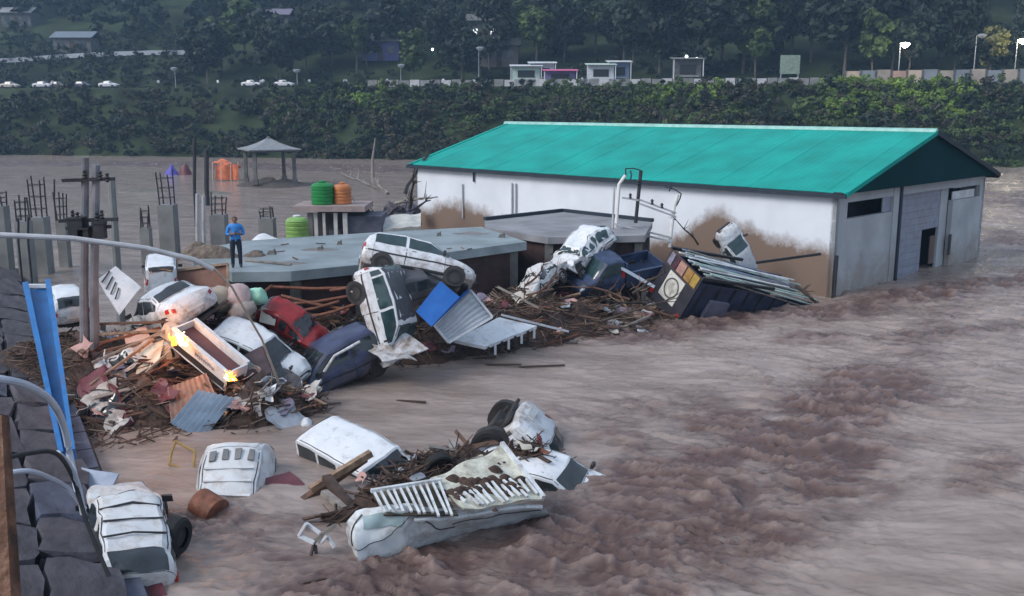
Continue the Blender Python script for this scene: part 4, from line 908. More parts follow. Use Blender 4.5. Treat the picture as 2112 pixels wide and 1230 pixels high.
# sacks
def sack(label, px, py, Y, s, m, seed, M=None):
    bm = bmesh.new(); bmesh.ops.create_icosphere(bm, subdivisions=3, radius=1.)
    for v in bm.verts:
        p = v.co.copy(); q = V((math.copysign(abs(p.x) ** .7, p.x), math.copysign(abs(p.y) ** .7, p.y), math.copysign(abs(p.z) ** .85, p.z)))
        q *= 1 + .22 * mnoise.noise(p * 1.6 + V((seed, 0, 0))) + .06 * mnoise.noise(p * 5 + V((seed, 2, 0))); v.co = V((q.x * s[0], q.y * s[1], q.z * s[2]))
    me_ = bpy.data.meshes.new('sack'); bm.to_mesh(me_); bm.free(); me_.materials.append(m); me_.polygons.foreach_set('use_smooth', [True] * len(me_.polygons))
    o_ = link('sack', me_); o_.location = D(px, py, Y); o_.rotation_euler = (.2 * seed, .3, seed); tag(o_, label, 'sack')
sack('beige bulging sack lying above the burning tray truck', 455, 618, 29.8, (.5, .4, .38), mat('beige_sack', (.4, .33, .25), .8, var=.2, mud=.3, mudcol=MUDC), 1)
sack('pinkish sack between the beige and the mint green ones', 492, 612, 29.7, (.36, .35, .4), mat('pink_sack', (.45, .34, .33), .8, var=.2, mud=.25, mudcol=MUDC), 2)
sack('mint green sack on top of the heap below the roof slab', 530, 612, 30., (.32, .3, .24), mat('mint_sack', (.28, .55, .42), .7, var=.2), 3)
sack('grey beige sack slumped under the pinkish one', 500, 642, 29.5, (.42, .35, .28), mat('grey_sack', (.34, .29, .25), .8, var=.2, mud=.4, mudcol=MUDC), 4)
sack('small white bundle floating off the tip of the left heap', 632, 876, 25.6, (.2, .16, .14), WHITEP, 5)
# yellow frame and brown barrel
YEL = mat('ochre_steel', (.32, .2, .06), .55, var=.3, mud=.25, mudcol=MUDC)
P = [D(352, 940, 22.6), D(362, 910, 22.9), D(402, 932, 22.7), D(398, 975, 22.2), D(350, 958, 22.4)]
rt = thing('ochre_frame', 'bent ochre steel frame sticking out of the water by the white car roof', 'frame', P[3])
for a_, b_ in zip(P, P[1:] + P[:1]): MB().tube([a_ - P[3], b_ - P[3]], .035, 7).build('bar', YEL, rt)
MB().tube([V(), V((.05, .05, -.7))], .035, 7).build('bar', YEL, rt)

# white car top in the near water, maroon sheet
r1, d1 = car('hatch', 'white car sunk nose-first in the near water, four dark slots across its roof', 478, 990, 21.2, (.05, -.78, -.62), (.06, -.6, .78), WHITE2, .07, 41, whe=(0, 0, 0, 0), scale=1.0, glass=WHITE2, pivot=(-.8, 0, 1.2))
for k in range(4):
    b = MB(); b.box((-1.25, -.42 + k * .28, 1.535), (.26, .13, .05)); b.build('roof_slot', mat('slot_grey', (.16, .16, .16), .7), r1, d1)
for k in range(4):
    b = MB(); b.bar((-.9 + .36 * k, -.55, 1.57), (-.9 + .36 * k, .55, 1.57), .05, .05); b.build('roof_rib', WHITE2, r1, d1)
panel('maroon_sheet', 'maroon sheet metal half under water right of the white car roof', [(548, 985, 21.3), (598, 972, 21.8), (628, 1002, 21.2), (560, 1046, 20.4)], MAROON, .03, amp=.05)
MB().lathe([(.3, -.3), (.33, -.28), (.33, .28), (.3, .3)], 18, (0, 0, 0), 'Y').build('x', RUST); bpy.data.objects['x'].name = 'brown_drum'
o = bpy.data.objects['brown_drum']; o.location = D(430, 1048, 19.8); o.rotation_euler = (.3, .5, 1.2); tag(o, 'rusty brown drum floating below the white car roof', 'drum')
# jeep by the embankment
jp, _jd = car('jeep', 'muddy white jeep lying in the water along the foot of the embankment, wheels sticking out', 264, 1098, 18.0, (-.42, .84, .14), (.22, -.25, .95), WHITE2, .1, 43, wy=.24, scale=1.08, steel=UNDER)
panel('metal_sheet', 'pale bluish broken panel with a white edge at the head of the jeep', [(168, 965, 20.6), (245, 978, 20.4), (225, 1020, 19.9), (178, 1012, 20.)], mat('pale_blue_panel', (.3, .34, .42), .5, mud=.2), .05)
wt_ = D(362, 1106, 17.6); wroot = bpy.data.objects.new('wheel', None); COL.objects.link(wroot); wroot.parent = jp
wroot.matrix_local = jp.matrix_basis.inverted() @ pose(wt_, (.2, .5, .85), (0, -.4, 1))
b = MB(); b.lathe([(.2, -.16), (.33, -.16), (.38, -.1), (.38, .1), (.33, .16), (.2, .16)], 24, axis='Y', caps=False); b.build('tyre', RUBBER, wroot)
b = MB(); b.lathe([(.2, -.1), (.19, .1), (.06, .14)], 16, axis='Y'); b.build('rim', UNDER, wroot)
for k in range(3): MB().tube([(-1.2 + k * .5, -.5, 1.43), (-1.15 + k * .5, 0, 1.49), (-1.2 + k * .5, .5, 1.43)], .018, 5).build('roof_seam', PLASTIC, jp, _jd)
MB().box((-1.9, 0, .62), (.06, 1.1, .2)).build('rear_bumper', WHITE2, jp, _jd)

# near group
car('van', 'white minivan sunk to its windows with a clean flat roof and dark open front', 742, 948, 22.6, (.72, -.62, -.12), (-.12, -.26, .95), WHITE, .03, 47, scale=.93, glass=GLASS, pivot=(0, 0, 1.42))
car('suv', 'white car rolled over with two black wheels in the air', 1054, 886, 24.3, (-.51, .12, -.61), (.75, -.1, -.65), WHITE, .05, 53, scale=1.2, steel=UNDER, pivot=(-1.3, .3, .55))
def wrecked_pickup():
    org = W(862, 1090, 0); root = thing('pickup_truck', 'white pickup wallowing on its side, muddy slatted bed turned up', 'pickup', org)
    def poly(pts):
        P = [W(*p) if len(p) == 3 else W(p[0], p[1], .02) for p in pts]
        def g(u):
            x = u * (len(P) - 1); i = min(int(x), len(P) - 2); return lerp(P[i], P[i + 1], x - i) - org
        return g
    T = poly([(712, 1085, .55), (735, 1054, .85), (800, 1038, 1.), (880, 1050, .95), (960, 1052, .85), (1045, 1042, .7), (1130, 1040, .5)])
    B = poly([(722, 1120), (738, 1162), (800, 1146), (880, 1122), (965, 1100), (1050, 1078), (1130, 1056)])
    def hull(u, v):
        p = lerp(T(u), B(u), v); e = math.sin(math.pi * min(1, v)) ** .7 * (.16 if u < .42 else .07) * min(1, u * 6 + .15)
        return p + V((-.1, -1, .55)) * e + mnoise.noise_vector(p * 1.3) * .1 + mnoise.noise_vector(p * 3.5) * .05
    HW_ = mat('pickup_white', (.54, .575, .59), .3, var=.1, mud=.52, mudcol=(.15, .11, .08), mscale=2.8)
    MB().sheet(hull, 60, 16, .04, (0, -.7, .5)).build('side_body', HW_, root, angle=45)
    def on(u0, v0, u1, v1, k=.03, n=10, bow=0.): return [hull(lerp(u0, u1, i / n), lerp(v0, v1, i / n) + bow * math.sin(math.pi * i / n)) + V((0, -1, .5)) * k for i in range(n + 1)]
    for a_, r_ in (((.1, .7, .2, .12, .02, 10, -.1), .012), ((.42, .1, .62, .75, .02), .012), ((.12, .75, .36, .6, .02, 10, .06), .009), ((.36, .6, .44, .15, .02), .009), ((.62, .5, .97, .45, .02), .01)):
        MB().tube(on(*a_), r_, 5).build('panel_gap', PLASTIC, root)
    MB().grid(lambda u, v: hull(lerp(.2, .4, u), lerp(.16, .44, v)) + V((0, -1, .5)) * .022, 10, 6).build('windscreen', mat('sky_reflection_glass', (.22, .3, .31), .12, var=.2, mud=.25, mudcol=(.2, .17, .14), spec=.6), root, angle=60)  # pale teal base colour carries the sky reflected in the glass
    MB().tube(on(.45, .3, .98, .22, .05, 14), .05, 7).build('body_rail', HW_, root)
    # upturned bed: muddy sheet, side slats
    C = [W(885, 992, 1.05), W(1040, 924, 1.15), W(1122, 1036, .55), W(960, 1054, .88)]
    def bed(u, v): 
        p = lerp(lerp(C[0], C[1], u), lerp(C[3], C[2], u), v) - org; return p + mnoise.noise_vector(p * 1.8) * .08 + V((0, 0, .05))
    MB().sheet(bed, 26, 16, .05, (0, -.5, .85)).build('bed_sheet', mat('muddy_cream', (.56, .56, .47), .55, var=.12, mud=.64, mudcol=(.1, .07, .04), mscale=2.2), root, angle=45)
    for k in range(12):
        u = .06 + k * .08; MB().bar(bed(u, .55 + .1 * rnd.random()) + V((0, -.03, .05)), bed(u + rnd.uniform(-.02, .05), rnd.uniform(.85, 1.0)) + V((0, -.03, .05)), .05, .04).build('bed_slat', HW_, root)
    MB().bar(bed(1, 0) + V((0, 0, .04)), bed(1, 1) + V((0, 0, .04)), .09, .09).build('bed_edge', HW_, root)
    for k in range(60):
        q = bed(rnd.uniform(.0, .97), rnd.gauss(.55, .13)); rr = rnd.uniform(.04, .15)
        m2 = mound(rr * 1.5, rr * .9, rr * .8, k * 3, 10); m2.v = [p + q for p in m2.v]; m2.build('mud_lump', HEAPM, root, angle=80)
    for k in range(11):
        u = k / 10; a_ = W(lerp(770, 905, u), lerp(1012, 992, u), 1.1) - org; b_ = W(lerp(792, 935, u) + rnd.uniform(-3, 3), lerp(1056, 1062, u) + rnd.uniform(-8, 4), 1.0) - org
        MB().bar(a_, b_, .045, .04).build('side_slat', HW_, root)
    MB().bar(W(765, 1013, 1.12) - org, W(910, 990, 1.12) - org, .08, .07).build('slat_rail', HW_, root)
    MB().sheet(lambda u, v: lerp(W(lerp(765, 900, u), lerp(1015, 994, u), 1.02), W(lerp(790, 945, u), 1062, .92), v) - org + V((0, .12, -.06)), 6, 6, .04, (0, -.5, .8)).build('side_backing', mat('dark_backing', (.06, .05, .035), .8, var=.5), root)
    w_ = wheel(root, W(905, 958, .5) - org, .32, .22, UNDER, -1); w_.rotation_euler = (.5, .4, .6)
wrecked_pickup()
car('sedan', 'white saloon awash to its windscreen beyond the pickup bed', 1168, 1008, 21.4, (.92, -.36, -.12), (.05, -.28, .95), WHITE, .04, 61, scale=.9, pivot=(.6, 0, .78))
car('hatch', 'black car frame jammed under the rolled over white car', 1110, 935, 23.6, (.4, .8, -.2), (-.3, -.5, .8), PLASTIC, .14, 67, scale=.55, glass=LEAFO)
# timbers of the near group
def beam(label, p, q, w, t, m, name='timber_beam', group=None, cat='timber'):
    a_, b_ = D(*p), D(*q); o_ = MB().bar(V(), b_ - a_, w, t).build(name, m, None, make_deform(.02, w * 40)); o_.location = a_; return tag(o_, label, cat, group)
beam('long brown timber beam leaning on the minivan from the water', (600, 1052, 20.2), (752, 945, 21.6), .2, .16, WOOD)
beam('second heavy brown beam crossing below the minivan windows', (640, 1010, 20.6), (765, 935, 21.4), .16, .14, WOOD2)
beam('short brown beam end pointing down beside the pickup cab', (672, 985, 20.6), (735, 1060, 19.5), .2, .15, WOODD)
beam('stubby pale post between the beams and the pickup cab', (668, 1015, 20.2), (712, 1050, 19.6), .16, .12, WOODG)
beam('dark batten lying on the water left of the pickup nose', (618, 1205, 16.4), (762, 1176, 16.9), .07, .05, WOODD)
beam('rusty red plank awash under the pickup nose', (690, 1170, 17.2), (780, 1150, 17.4), .14, .06, RUST)
beam('thick brown log at the waterline under the pickup bed', (985, 1085, 19.0), (1045, 1080, 19.3), .3, .22, WOODD)
fr = D(650, 1130, 17.6); rt = thing('broken_crate_frame', 'broken white slatted frame half standing in the water by the pickup nose', 'frame', fr)
for p, q, w, m in (((617, 1105), (632, 1080), .07, WHITEP), ((632, 1080), (660, 1100), .06, WHITEP), ((617, 1105), (648, 1120), .07, WHITEP), ((645, 1120), (690, 1085), .09, WOODG), ((650, 1125), (655, 1165), .06, DKIRON), ((660, 1120), (675, 1105), .07, WHITEP), ((675, 1105), (690, 1130), .06, WHITEP), ((615, 1155), (648, 1192), .05, WOODG), ((648, 1120), (640, 1150), .05, WOODD)):
    b = MB(); b.bar(D(*p, 17.6) - fr, D(*q, 17.5) - fr, w, w * .8); b.build('slat', m, rt)
beam('pinkish plank end floating beside the long beam', (598, 1050, 20.3), (628, 1030, 20.8), .22, .05, mat('pink_plank', (.35, .22, .19), .7, var=.3))
for k, (x, y) in enumerate(((905, 930), (930, 925), (960, 905), (985, 895))):
    beam('broken brown slat caught between the minivan and the rolled over car', (x, y + 15, 23.4), (x + 40 + 8 * k, y - 12 + 10 * (k % 2), 23.9), .1, .08, [WOODD, WOOD2, WOODG, WOOD][k], 'broken_batten', 'slats caught behind the minivan')

# right heap: wrecks and painted truck
car('hatch', 'crumpled white car with striped folds on top of the branches by the metal mast', 1192, 520, 40.5, (-.62, -.7, -.35), (-.35, -.3, .88), WHITE, .24, 71, [((1.5, 0, .7), 1., (-.6, .1, .25)), ((0, .3, 1.5), .8, (.1, -.1, -.4))], scale=.92, glass=GLASST)
car('sedan', 'mangled pale car front buried in the branches below the striped white car', 1110, 578, 38.4, (-.55, -.8, -.3), (-.5, -.2, .8), WHITE2, .2, 73, [((1.5, 0, .7), 1., (-.6, .1, .2))], scale=.72)
rb, db = car('cab', 'dark blue pickup wedged between the striped white car and the painted truck', 1262, 560, 40.2, (-.86, -.42, -.12), (-.25, -.42, .88), DKBLUE, .07, 79, scale=.9, pivot=(0, 0, .9), glass=GLASST, cat='pickup')
pickup_bed(rb, db, DKBLUE, UNDER, L=2.2, x0=-2.5)
car('hatch', 'white car tipped up behind the painted truck with a dark green striped window', 1520, 520, 43.8, (-.42, -.35, .82), (.3, -.9, .1), WHITE, .03, 83, scale=.72, glass=GLASST)
def painted_truck():
    fwd = V((.80, .55, -.22)); up = V((.41, -.25, .875)); Wd, Ht, Ln = 2.2, 2.25, 7.0
    org = D(1392, 588, 39.2)
    root = thing('painted_truck', 'dark truck body tilted in the flood, tail painted with a circle and coloured squares', 'truck', pose(org, fwd, up))
    # local: x forward from the tail, y left, z up, origin in the middle of the tail
    BK = mat('black_truck', (.018, .018, .026), .5, var=.4, mud=.3, mudcol=(.05, .04, .035)); BKB = mat('blueblack_truck', (.03, .036, .07), .5, var=.4, mud=.3, mudcol=(.06, .05, .05))
    b = MB(); b.box((.04, 0, -.1), (.08, Wd, Ht)); b.build('tail_board', BK, root)
    for sy in (-1, 1):
        b = MB(); b.box((Ln / 2 + .09, sy * (Wd / 2 - .03), -.2), (Ln, .06, Ht - .2)); b.build('side_wall', BKB, root)
        for k in range(7):
            x = .4 + k * .85; b = MB(); b.box((x, sy * (Wd / 2 + .03), -.2), (.1, .06, Ht - .2)); b.build('side_rib', BK, root)
    b = MB(); b.box((Ln / 2, 0, -Ht / 2 - .1), (Ln, Wd, .15)); b.build('floor', UNDER, root)
    b = MB(); b.box((Ln / 2, 0, -Ht / 2 - .4), (Ln, .9, .45)); b.build('chassis', UNDER, root)
    for x in (1.2, 2.2, 5.2):
        for sy in (-1, 1): wheel(root, V((x, sy * .85, -Ht / 2 - .5)), .48, .3, UNDER, sy)
    for y in (-Wd / 2 - .02, Wd / 2 + .02):
        b = MB(); b.bar((-.05, y, Ht / 2 - .05), (Ln * .6, y, Ht / 2 + .05), .1, .12); b.build('top_rail', PLASTIC, root)
    r_ = random.Random(4)
    cols = [mat('slat_pale', (.5, .52, .55), .5, var=.2, mud=.3), mat('slat_blue', (.14, .18, .26), .5, var=.3), mat('slat_green', (.25, .33, .3), .5, var=.3), WOODG, mat('slat_slate', (.09, .1, .14), .5, var=.3)]
    for k in range(22):
        y = -Wd / 2 + .1 + k * (Wd - .2) / 21; x0 = r_.uniform(0, .9); x1 = Ln - r_.uniform(0, 1.4) + .6
        b = MB(); b.bar((x0, y, Ht / 2 + r_.uniform(-.02, .08)), (x1, y + r_.uniform(-.35, .35), Ht / 2 - .25 + r_.uniform(-.35, .12)), .1, .035); b.build('roof_slat', cols[r_.randrange(5)], root)
    def dec(name, y, z, w, h, m, x=-.015):
        b_ = MB(); b_.box((x, y, z), (.03, w, h)); return b_.build(name, m, root)
    FRM = mat('tail_frame', (.05, .03, .03), .6)
    cc = [((.3, .28, .36), .86, .26), ((.09, .02, .04), .5, .22), ((.5, .28, .22), .12, .44), ((.45, .24, .06), -.38, .4), ((.5, .32, .06), -.8, .36)]
    for k, (c, y, w) in enumerate(cc): dec('painted_square', y, .74, w, .52, mat('tail_paint%d' % k, tuple(q * .6 for q in c), .55, var=.35, scale=4, mud=.4, mudcol=(.08, .05, .04)))
    dec('tail_bar', 0, .44, Wd, .05, FRM, -.02); dec('tail_bar', 0, 1.02, Wd, .05, FRM, -.02)
    dec('emblem_board', .05, -.2, 1.05, 1.12, mat('emblem_white', (.48, .47, .43), .55, var=.15, mud=.38, mudcol=(.15, .12, .1)))
    b = MB(); b.lathe([(.43, -.045), (.43, -.03), (.37, -.03), (.37, -.045)], 28, (0, 0, 0), 'Y', caps=False); 
    Mr = Matrix.Rotation(R(90), 4, 'Z'); b.v = [Mr @ p for p in b.v]; b.v = [V((-abs(p.x) - .002, p.y + .05, p.z - .2)) for p in b.v]; b.build('emblem_ring', mat('emblem_dark', (.07, .07, .065), .6), root)
    b = MB(); b.lathe([(.36, .031), (.36, .036)], 28, (0, 0, 0), 'Y'); b.v = [V((-p.y, p.x + .05, p.z - .2)) for p in b.v]; b.build('emblem_disc', mat('emblem_grey', (.42, .41, .37), .6, var=.35, scale=4), root)
    for k in range(4): 
        b = MB(); b.bar((-.042, .05 + .1 * (k - 1.5), -.2 + .25 * math.cos((k - 1.5))), (-.042, .05 + .06 * (k - 1.5), -.45 + .04 * k), .07, .015, (1, 0, 0)); b.build('emblem_figure', mat('emblem_mid', (.3, .29, .26), .6, var=.3), root)
    dec('tail_lamp', .95, -.9, .18, .2, LAMPR); dec('tail_lamp', -.95, -.9, .18, .2, LAMPR)
    b = MB(); b.box((1.5, -Wd / 2 - .12, -.2), (1.1, .16, .8)); b.build('side_locker', mat('locker_grey', (.13, .13, .17), .6), root)
    b = MB(); b.box((2.0, -Wd / 2 - .13, -.75), (.6, .1, .5)); b.build('side_plate', mat('plate_grey', (.22, .23, .27), .6), root)
painted_truck()
beam('black pole pointing from the painted truck towards the warehouse corner', (1560, 542, 42.), (1692, 524, 43.), .11, .11, PLASTIC, 'black_pole', cat='pole')
beam('blue steel beam hanging below the dark blue pickup', (1280, 552, 39.6), (1350, 592, 39.), .12, .1, mat('pale_blue_steel', (.3, .36, .45), .5), 'steel_beam', cat='beam')

# individual planks, boards and branches
def plank_mesh(m, seed):
    b = MB(); r_ = random.Random(seed); b.bar((-.5, 0, 0), (.5, r_.uniform(-.02, .02), 0), 1., 1.); 
    me_ = bpy.data.meshes.new('plank'); vs = [V((p.x + (r_.uniform(-.06, .06)), p.y * r_.uniform(.7, 1.1), p.z)) for p in b.v]; me_.from_pydata([tuple(v) for v in vs], [], b.f); me_.materials.append(m); return me_
PLOOK = ['brown', 'pale tan', 'grey', 'blackened', 'rust red', 'blackened', 'brown']
PM = [plank_mesh(m, i) for i, m in enumerate((WOOD, WOOD2, WOODG, WOODD, RUST, WOODD, WOOD))]
def strew(n, pxr, pyr, Yr, label, group, seed, lens=(.7, 2.2), lift=.1, name='broken_plank', dirx=None):
    r_ = random.Random(seed); k = 0; tries = 0
    while k < n and tries < n * 40:
        tries += 1; Y = r_.uniform(*Yr); p = D(r_.uniform(*pxr), r_.uniform(*pyr), Y); z = hz(p.x, p.y)
        if z < -.1: continue
        ki = r_.randrange(7); o_ = link(name, PM[ki]); L = r_.uniform(*lens)
        a_ = r_.uniform(-.5, .5) + (r_.choice((0, .8, -.7)) if dirx is None else dirx)
        el = r_.gauss(0, .22); f = V((math.cos(a_) * math.cos(el), math.sin(a_) * math.cos(el), math.sin(el)))
        o_.matrix_world = pose(V((p.x, p.y, z + lift * r_.uniform(.3, 1.3))), f, V((r_.uniform(-.5, .5), r_.uniform(-.5, .2), 1))) @ Matrix.Diagonal((L, r_.uniform(.06, .16), r_.uniform(.03, .08), 1))
        tag(o_, PLOOK[ki] + ' ' + label, 'plank', PLOOK[ki] + ' ' + group); k += 1
strew(24, (640, 1150), (900, 1060), (19, 24.5), 'broken plank caught between the minivan and the rolled over car', 'planks among the near wrecks', 29, (.4, 1.3))
strew(95, (150, 640), (560, 880), (25, 31.5), 'broken plank tangled in the heap around the burning tray truck', 'planks in the left heap', 11)
strew(26, (560, 960), (580, 700), (30, 34), 'broken plank in the wreckage below the roof slab', 'planks below the roof slab', 13)
strew(50, (980, 1340), (560, 690), (34, 40), 'broken timber tangled with branches in front of the dark blue pickup', 'timbers in the right heap', 17, (.8, 2.6))
strew(16, (1550, 1720), (580, 680), (40, 44), 'splintered slat trailing from the far end of the painted truck', 'slats behind the painted truck', 19, (.8, 2.2))
for k, (p, q, w, m) in enumerate((((205, 668, 28.4), (360, 664, 28.), .12, WOOD), ((200, 690, 28.2), (365, 680, 27.9), .1, WOOD2), ((185, 795, 26.4), (318, 700, 27.4), .1, WOOD2), ((190, 748, 27.), (345, 680, 27.7), .08, WOODG), ((375, 690, 28.), (470, 620, 29.2), .12, WOOD), ((300, 770, 26.8), (350, 725, 27.2), .09, WOODG), ((210, 725, 27.6), (350, 690, 28.), .14, WOOD), ((205, 708, 27.9), (330, 676, 28.2), .1, RUST))):
    beam('long plank radiating from the fire towards the twin electric pole', p, q, w, .06, m, 'long_plank', 'planks radiating from the fire', 'plank')
def branch(label, p, Y, L, d, seed, m=BRANCH, group=None, r=.06):
    r_ = random.Random(seed); c = D(*p, Y); root = thing('uprooted_branch', label, 'branch', c, group); d = V(d).normalized()
    pts = [V((0, 0, 0))]; 
    for k in range(6): pts.append(pts[-1] + (d + V((r_.uniform(-.3, .3), r_.uniform(-.3, .3), r_.uniform(-.25, .25)))) * L / 6)
    MB().tube(pts, r, 7, r2=r * .25).build('limb', m, root)
    for k in range(7):
        a_ = pts[r_.randrange(1, 6)]; e = (d * r_.uniform(.1, .8) + V((r_.uniform(-1, 1), r_.uniform(-1, 1), r_.uniform(-.3, 1)))).normalized(); l = L * r_.uniform(.15, .4)
        MB().tube([a_, a_ + e * l * .5, a_ + (e + V((0, 0, r_.uniform(-.3, .3)))) * l], r * .4, 5, r2=r * .08).build('twig', m, root)
for k in range(16):
    r_ = random.Random(100 + k); px = r_.uniform(1000, 1340); py = r_.uniform(590, 670)
    branch('wet brown branch in the tangle before the dark blue pickup', (px, py), r_.uniform(36, 38.5), r_.uniform(1.4, 3.), (r_.uniform(-1, 1), r_.uniform(-.4, .2), r_.uniform(-.15, .4)), k, [BRANCH, WOOD2, WOOD][k % 3], 'branches in the right heap')
for k in range(10):
    r_ = random.Random(200 + k); px = r_.uniform(480, 620); py = r_.uniform(800, 890)
    branch('thin branch at the water end of the left heap', (px, py), 26 + r_.uniform(-.6, .6), r_.uniform(.8, 1.6), (r_.uniform(-.3, 1), r_.uniform(-.6, .2), r_.uniform(-.1, .6)), 50 + k, [BRANCH, WOODG, WOOD][k % 3], 'branches at the tip of the left heap', .035)
for k, (x, y, Y) in enumerate(((790, 445, 57), (815, 420, 60), (835, 400, 64), (850, 375, 70), (800, 400, 66), (820, 445, 58), (845, 430, 60), (780, 390, 70))):
    r_ = random.Random(300 + k); branch('drifted tree wreckage in the water left of the warehouse wall', (x, y), Y, r_.uniform(2, 3.6), (r_.uniform(-1, 1), r_.uniform(-.3, .3), r_.uniform(-.05, .35)), 80 + k, [BRANCH, WOODG, DKIRON][k % 3], 'drifted wreckage left of the warehouse', .13)
branch('bare dark branch leaning against the muddy warehouse wall', (1440, 505), 45, 1.9, (-.5, 0, .8), 7, BRANCH, None, .05)
branch('root ball with pale knots awash before the right heap', (1240, 688), 36.6, 1.0, (.6, -.2, .3), 9, WOODG, None, .14)
branch('tangle of broken branches trailing off the end of the painted truck', (1640, 590), 42.3, 2.4, (.7, -.3, -.5), 12, BRANCH, None, .09)
# floating sticks far out on the water
for k, (x, y, L) in enumerate(((850, 828, .9), (1040, 752, 1.2), (1120, 755, 1.5), (1000, 738, .8), (1150, 690, .9))):
    p = W(x, y, .03); o_ = link('floating_stick', PM[3]); o_.matrix_world = pose(p, (1, .15 * (k - 2), .04), (0, 0, 1)) @ Matrix.Diagonal((L, .07, .05, 1)); tag(o_, 'dark stick adrift on the smooth brown water between heap and rapids', 'stick', 'sticks adrift on the smooth water')
# broken slabs of render in the water left of the warehouse, drifting junk by the pavilion
panel('broken_wall_piece', 'pale broken wall slab in the water beside the warehouse corner', [(787, 448, 56), (868, 440, 57), (868, 466, 55), (790, 476, 54)], mat('pale_render', (.42, .42, .39), .8, var=.2, mud=.35), .25, amp=.08)
for k in range(14):
    r_ = random.Random(400 + k); c = D(r_.uniform(785, 865), r_.uniform(385, 455), r_.uniform(57, 66)); o_ = link('rubble_block', SM[k % 7]); o_.location = (c.x, c.y, max(.0, c.z * .6)); o_.rotation_euler = (r_.random(), r_.random(), r_.random() * 3); o_.scale = (r_.uniform(.4, 1.4), r_.uniform(.4, .9), r_.uniform(.3, .7)); tag(o_, 'rubble block in the drift left of the warehouse wall', 'rubble', 'rubble left of the warehouse')
rt = thing('orange_stall', 'collapsed orange canvas stall in the flood beside the pavilion', 'stall', W(470, 372, .0))
ORC = mat('orange_canvas', (.5, .14, .06), .7, var=.3)
MB().sheet(lambda u, v: V((lerp(-1.6, 1.4, u), lerp(-.8, .8, v), 1.9 + .5 * math.sin(u * 5) * v + .3 * mnoise.noise(V((u * 3, v * 3, 0))))), 12, 6, .05, (0, 0, 1)).build('canopy', ORC, rt)
MB().sheet(lambda u, v: V((lerp(-1.1, 1.5, u), -.8 + .1 * math.sin(u * 12), lerp(.1, 1.8, v))), 16, 4, .05, (0, 1, 0)).build('curtain', ORC, rt)
for x in (-1.5, -.5, .6, 1.4): MB().tube([(x, -.85, -.4), (x + .1, -.8, 2.1)], .07, 6).build('leg', mat('pink_pole', (.5, .3, .25), .6), rt)
for px, m, lab, nm in ((355, mat('violet_blue', (.07, .06, .32), .6), 'blue violet bundle drifting left of the orange stall', 'bundle'), (382, MAROON, 'dark red bundle drifting beside the blue violet one', 'bundle')):
    o_ = mound(.9, .7, 1.3, px).build('drifting_' + nm, m, angle=80); o_.location = W(px, 362, -.1); tag(o_, lab, 'bundle')
def lily(px, py, label, r1, r2, m):
    o_ = mound(r1, r2, .35, px).build('mud_bar', m, angle=80); p = W(px, py, -.12); o_.location = p; structure(o_)
lily(300, 398, '', 3.4, .9, mat('mudbar', (.1, .1, .085), .8, var=.3)); lily(440, 402, '', 2.6, .6, MATS['mudbar'])
o_ = mound(.75, .45, .3, 8).build('white_dome', WHITEP, angle=80); o_.location = W(548, 496, 2.6); tag(o_, 'white rounded cover just behind the edge of the roof slab', 'cover')
# scraps of sheet, board and cloth strewn through the heaps
SCRAPM = [('dirty white', mat('dirty_white_scrap', (.42, .41, .39), .6, var=.2, mud=.6, mudcol=(.13, .09, .065), mscale=5)), ('cream', CREAM), ('maroon', MAROON), ('grey', GALV), ('dark brown', WOODD), ('rusty', CORRB), ('violet grey', mat('violet_scrap', (.16, .14, .2), .6, mud=.3)), ('pink', mat('pink_scrap', (.4, .24, .22), .7, mud=.3))]
def scraps(n, pxr, pyr, Yr, where, grp, seed, size=(.25, .7)):
    r_ = random.Random(seed); k = 0; tries = 0
    while k < n and tries < 900:
        tries += 1; Y = r_.uniform(*Yr); p = D(r_.uniform(*pxr), r_.uniform(*pyr), Y); z = hz(p.x, p.y)
        if z < -.1: continue
        ki = r_.randrange(len(SCRAPM)); s1, s2 = r_.uniform(*size), r_.uniform(*size) * .8; sd = r_.random() * 50
        def f(u, v):
            q = V(((u - .5) * s1 * (1 - .3 * v), (v - .5) * s2, 0)); return q + mnoise.noise_vector(q * 3.5 + V((sd, 0, 0))) * .16
        b = MB(); b.sheet(f, 6, 5, .015, (0, 0, 1)); o_ = b.build('crumpled_scrap', SCRAPM[ki][1], angle=30)
        o_.matrix_world = pose((p.x, p.y, z + r_.uniform(.05, .25)), (r_.uniform(-1, 1), r_.uniform(-1, 1), r_.uniform(-.4, .4)), (r_.uniform(-.7, .7), r_.uniform(-1.2, .2), 1))
        tag(o_, 'crumpled ' + SCRAPM[ki][0] + ' scrap ' + where, 'scrap', SCRAPM[ki][0] + ' scraps ' + grp); k += 1
scraps(20, (660, 1150), (900, 1050), (19.5, 24.5), 'caught among the near wrecks around the pickup', 'among the near wrecks', 27, (.2, .5))
scraps(26, (170, 640), (570, 850), (25, 31), 'propped large over the heap around the burning tray truck', 'large in the left heap', 31, (.6, 1.2))
scraps(62, (160, 640), (560, 830), (24.5, 31.5), 'strewn over the heap around the burning tray truck', 'in the left heap', 21)
scraps(18, (690, 1000), (560, 700), (30, 34.5), 'lying in the wreckage round the nose-down white car', 'near the nose-down car', 22)
scraps(44, (980, 1340), (530, 680), (34.5, 40), 'caught among the branches before the dark blue pickup', 'in the right heap', 23)

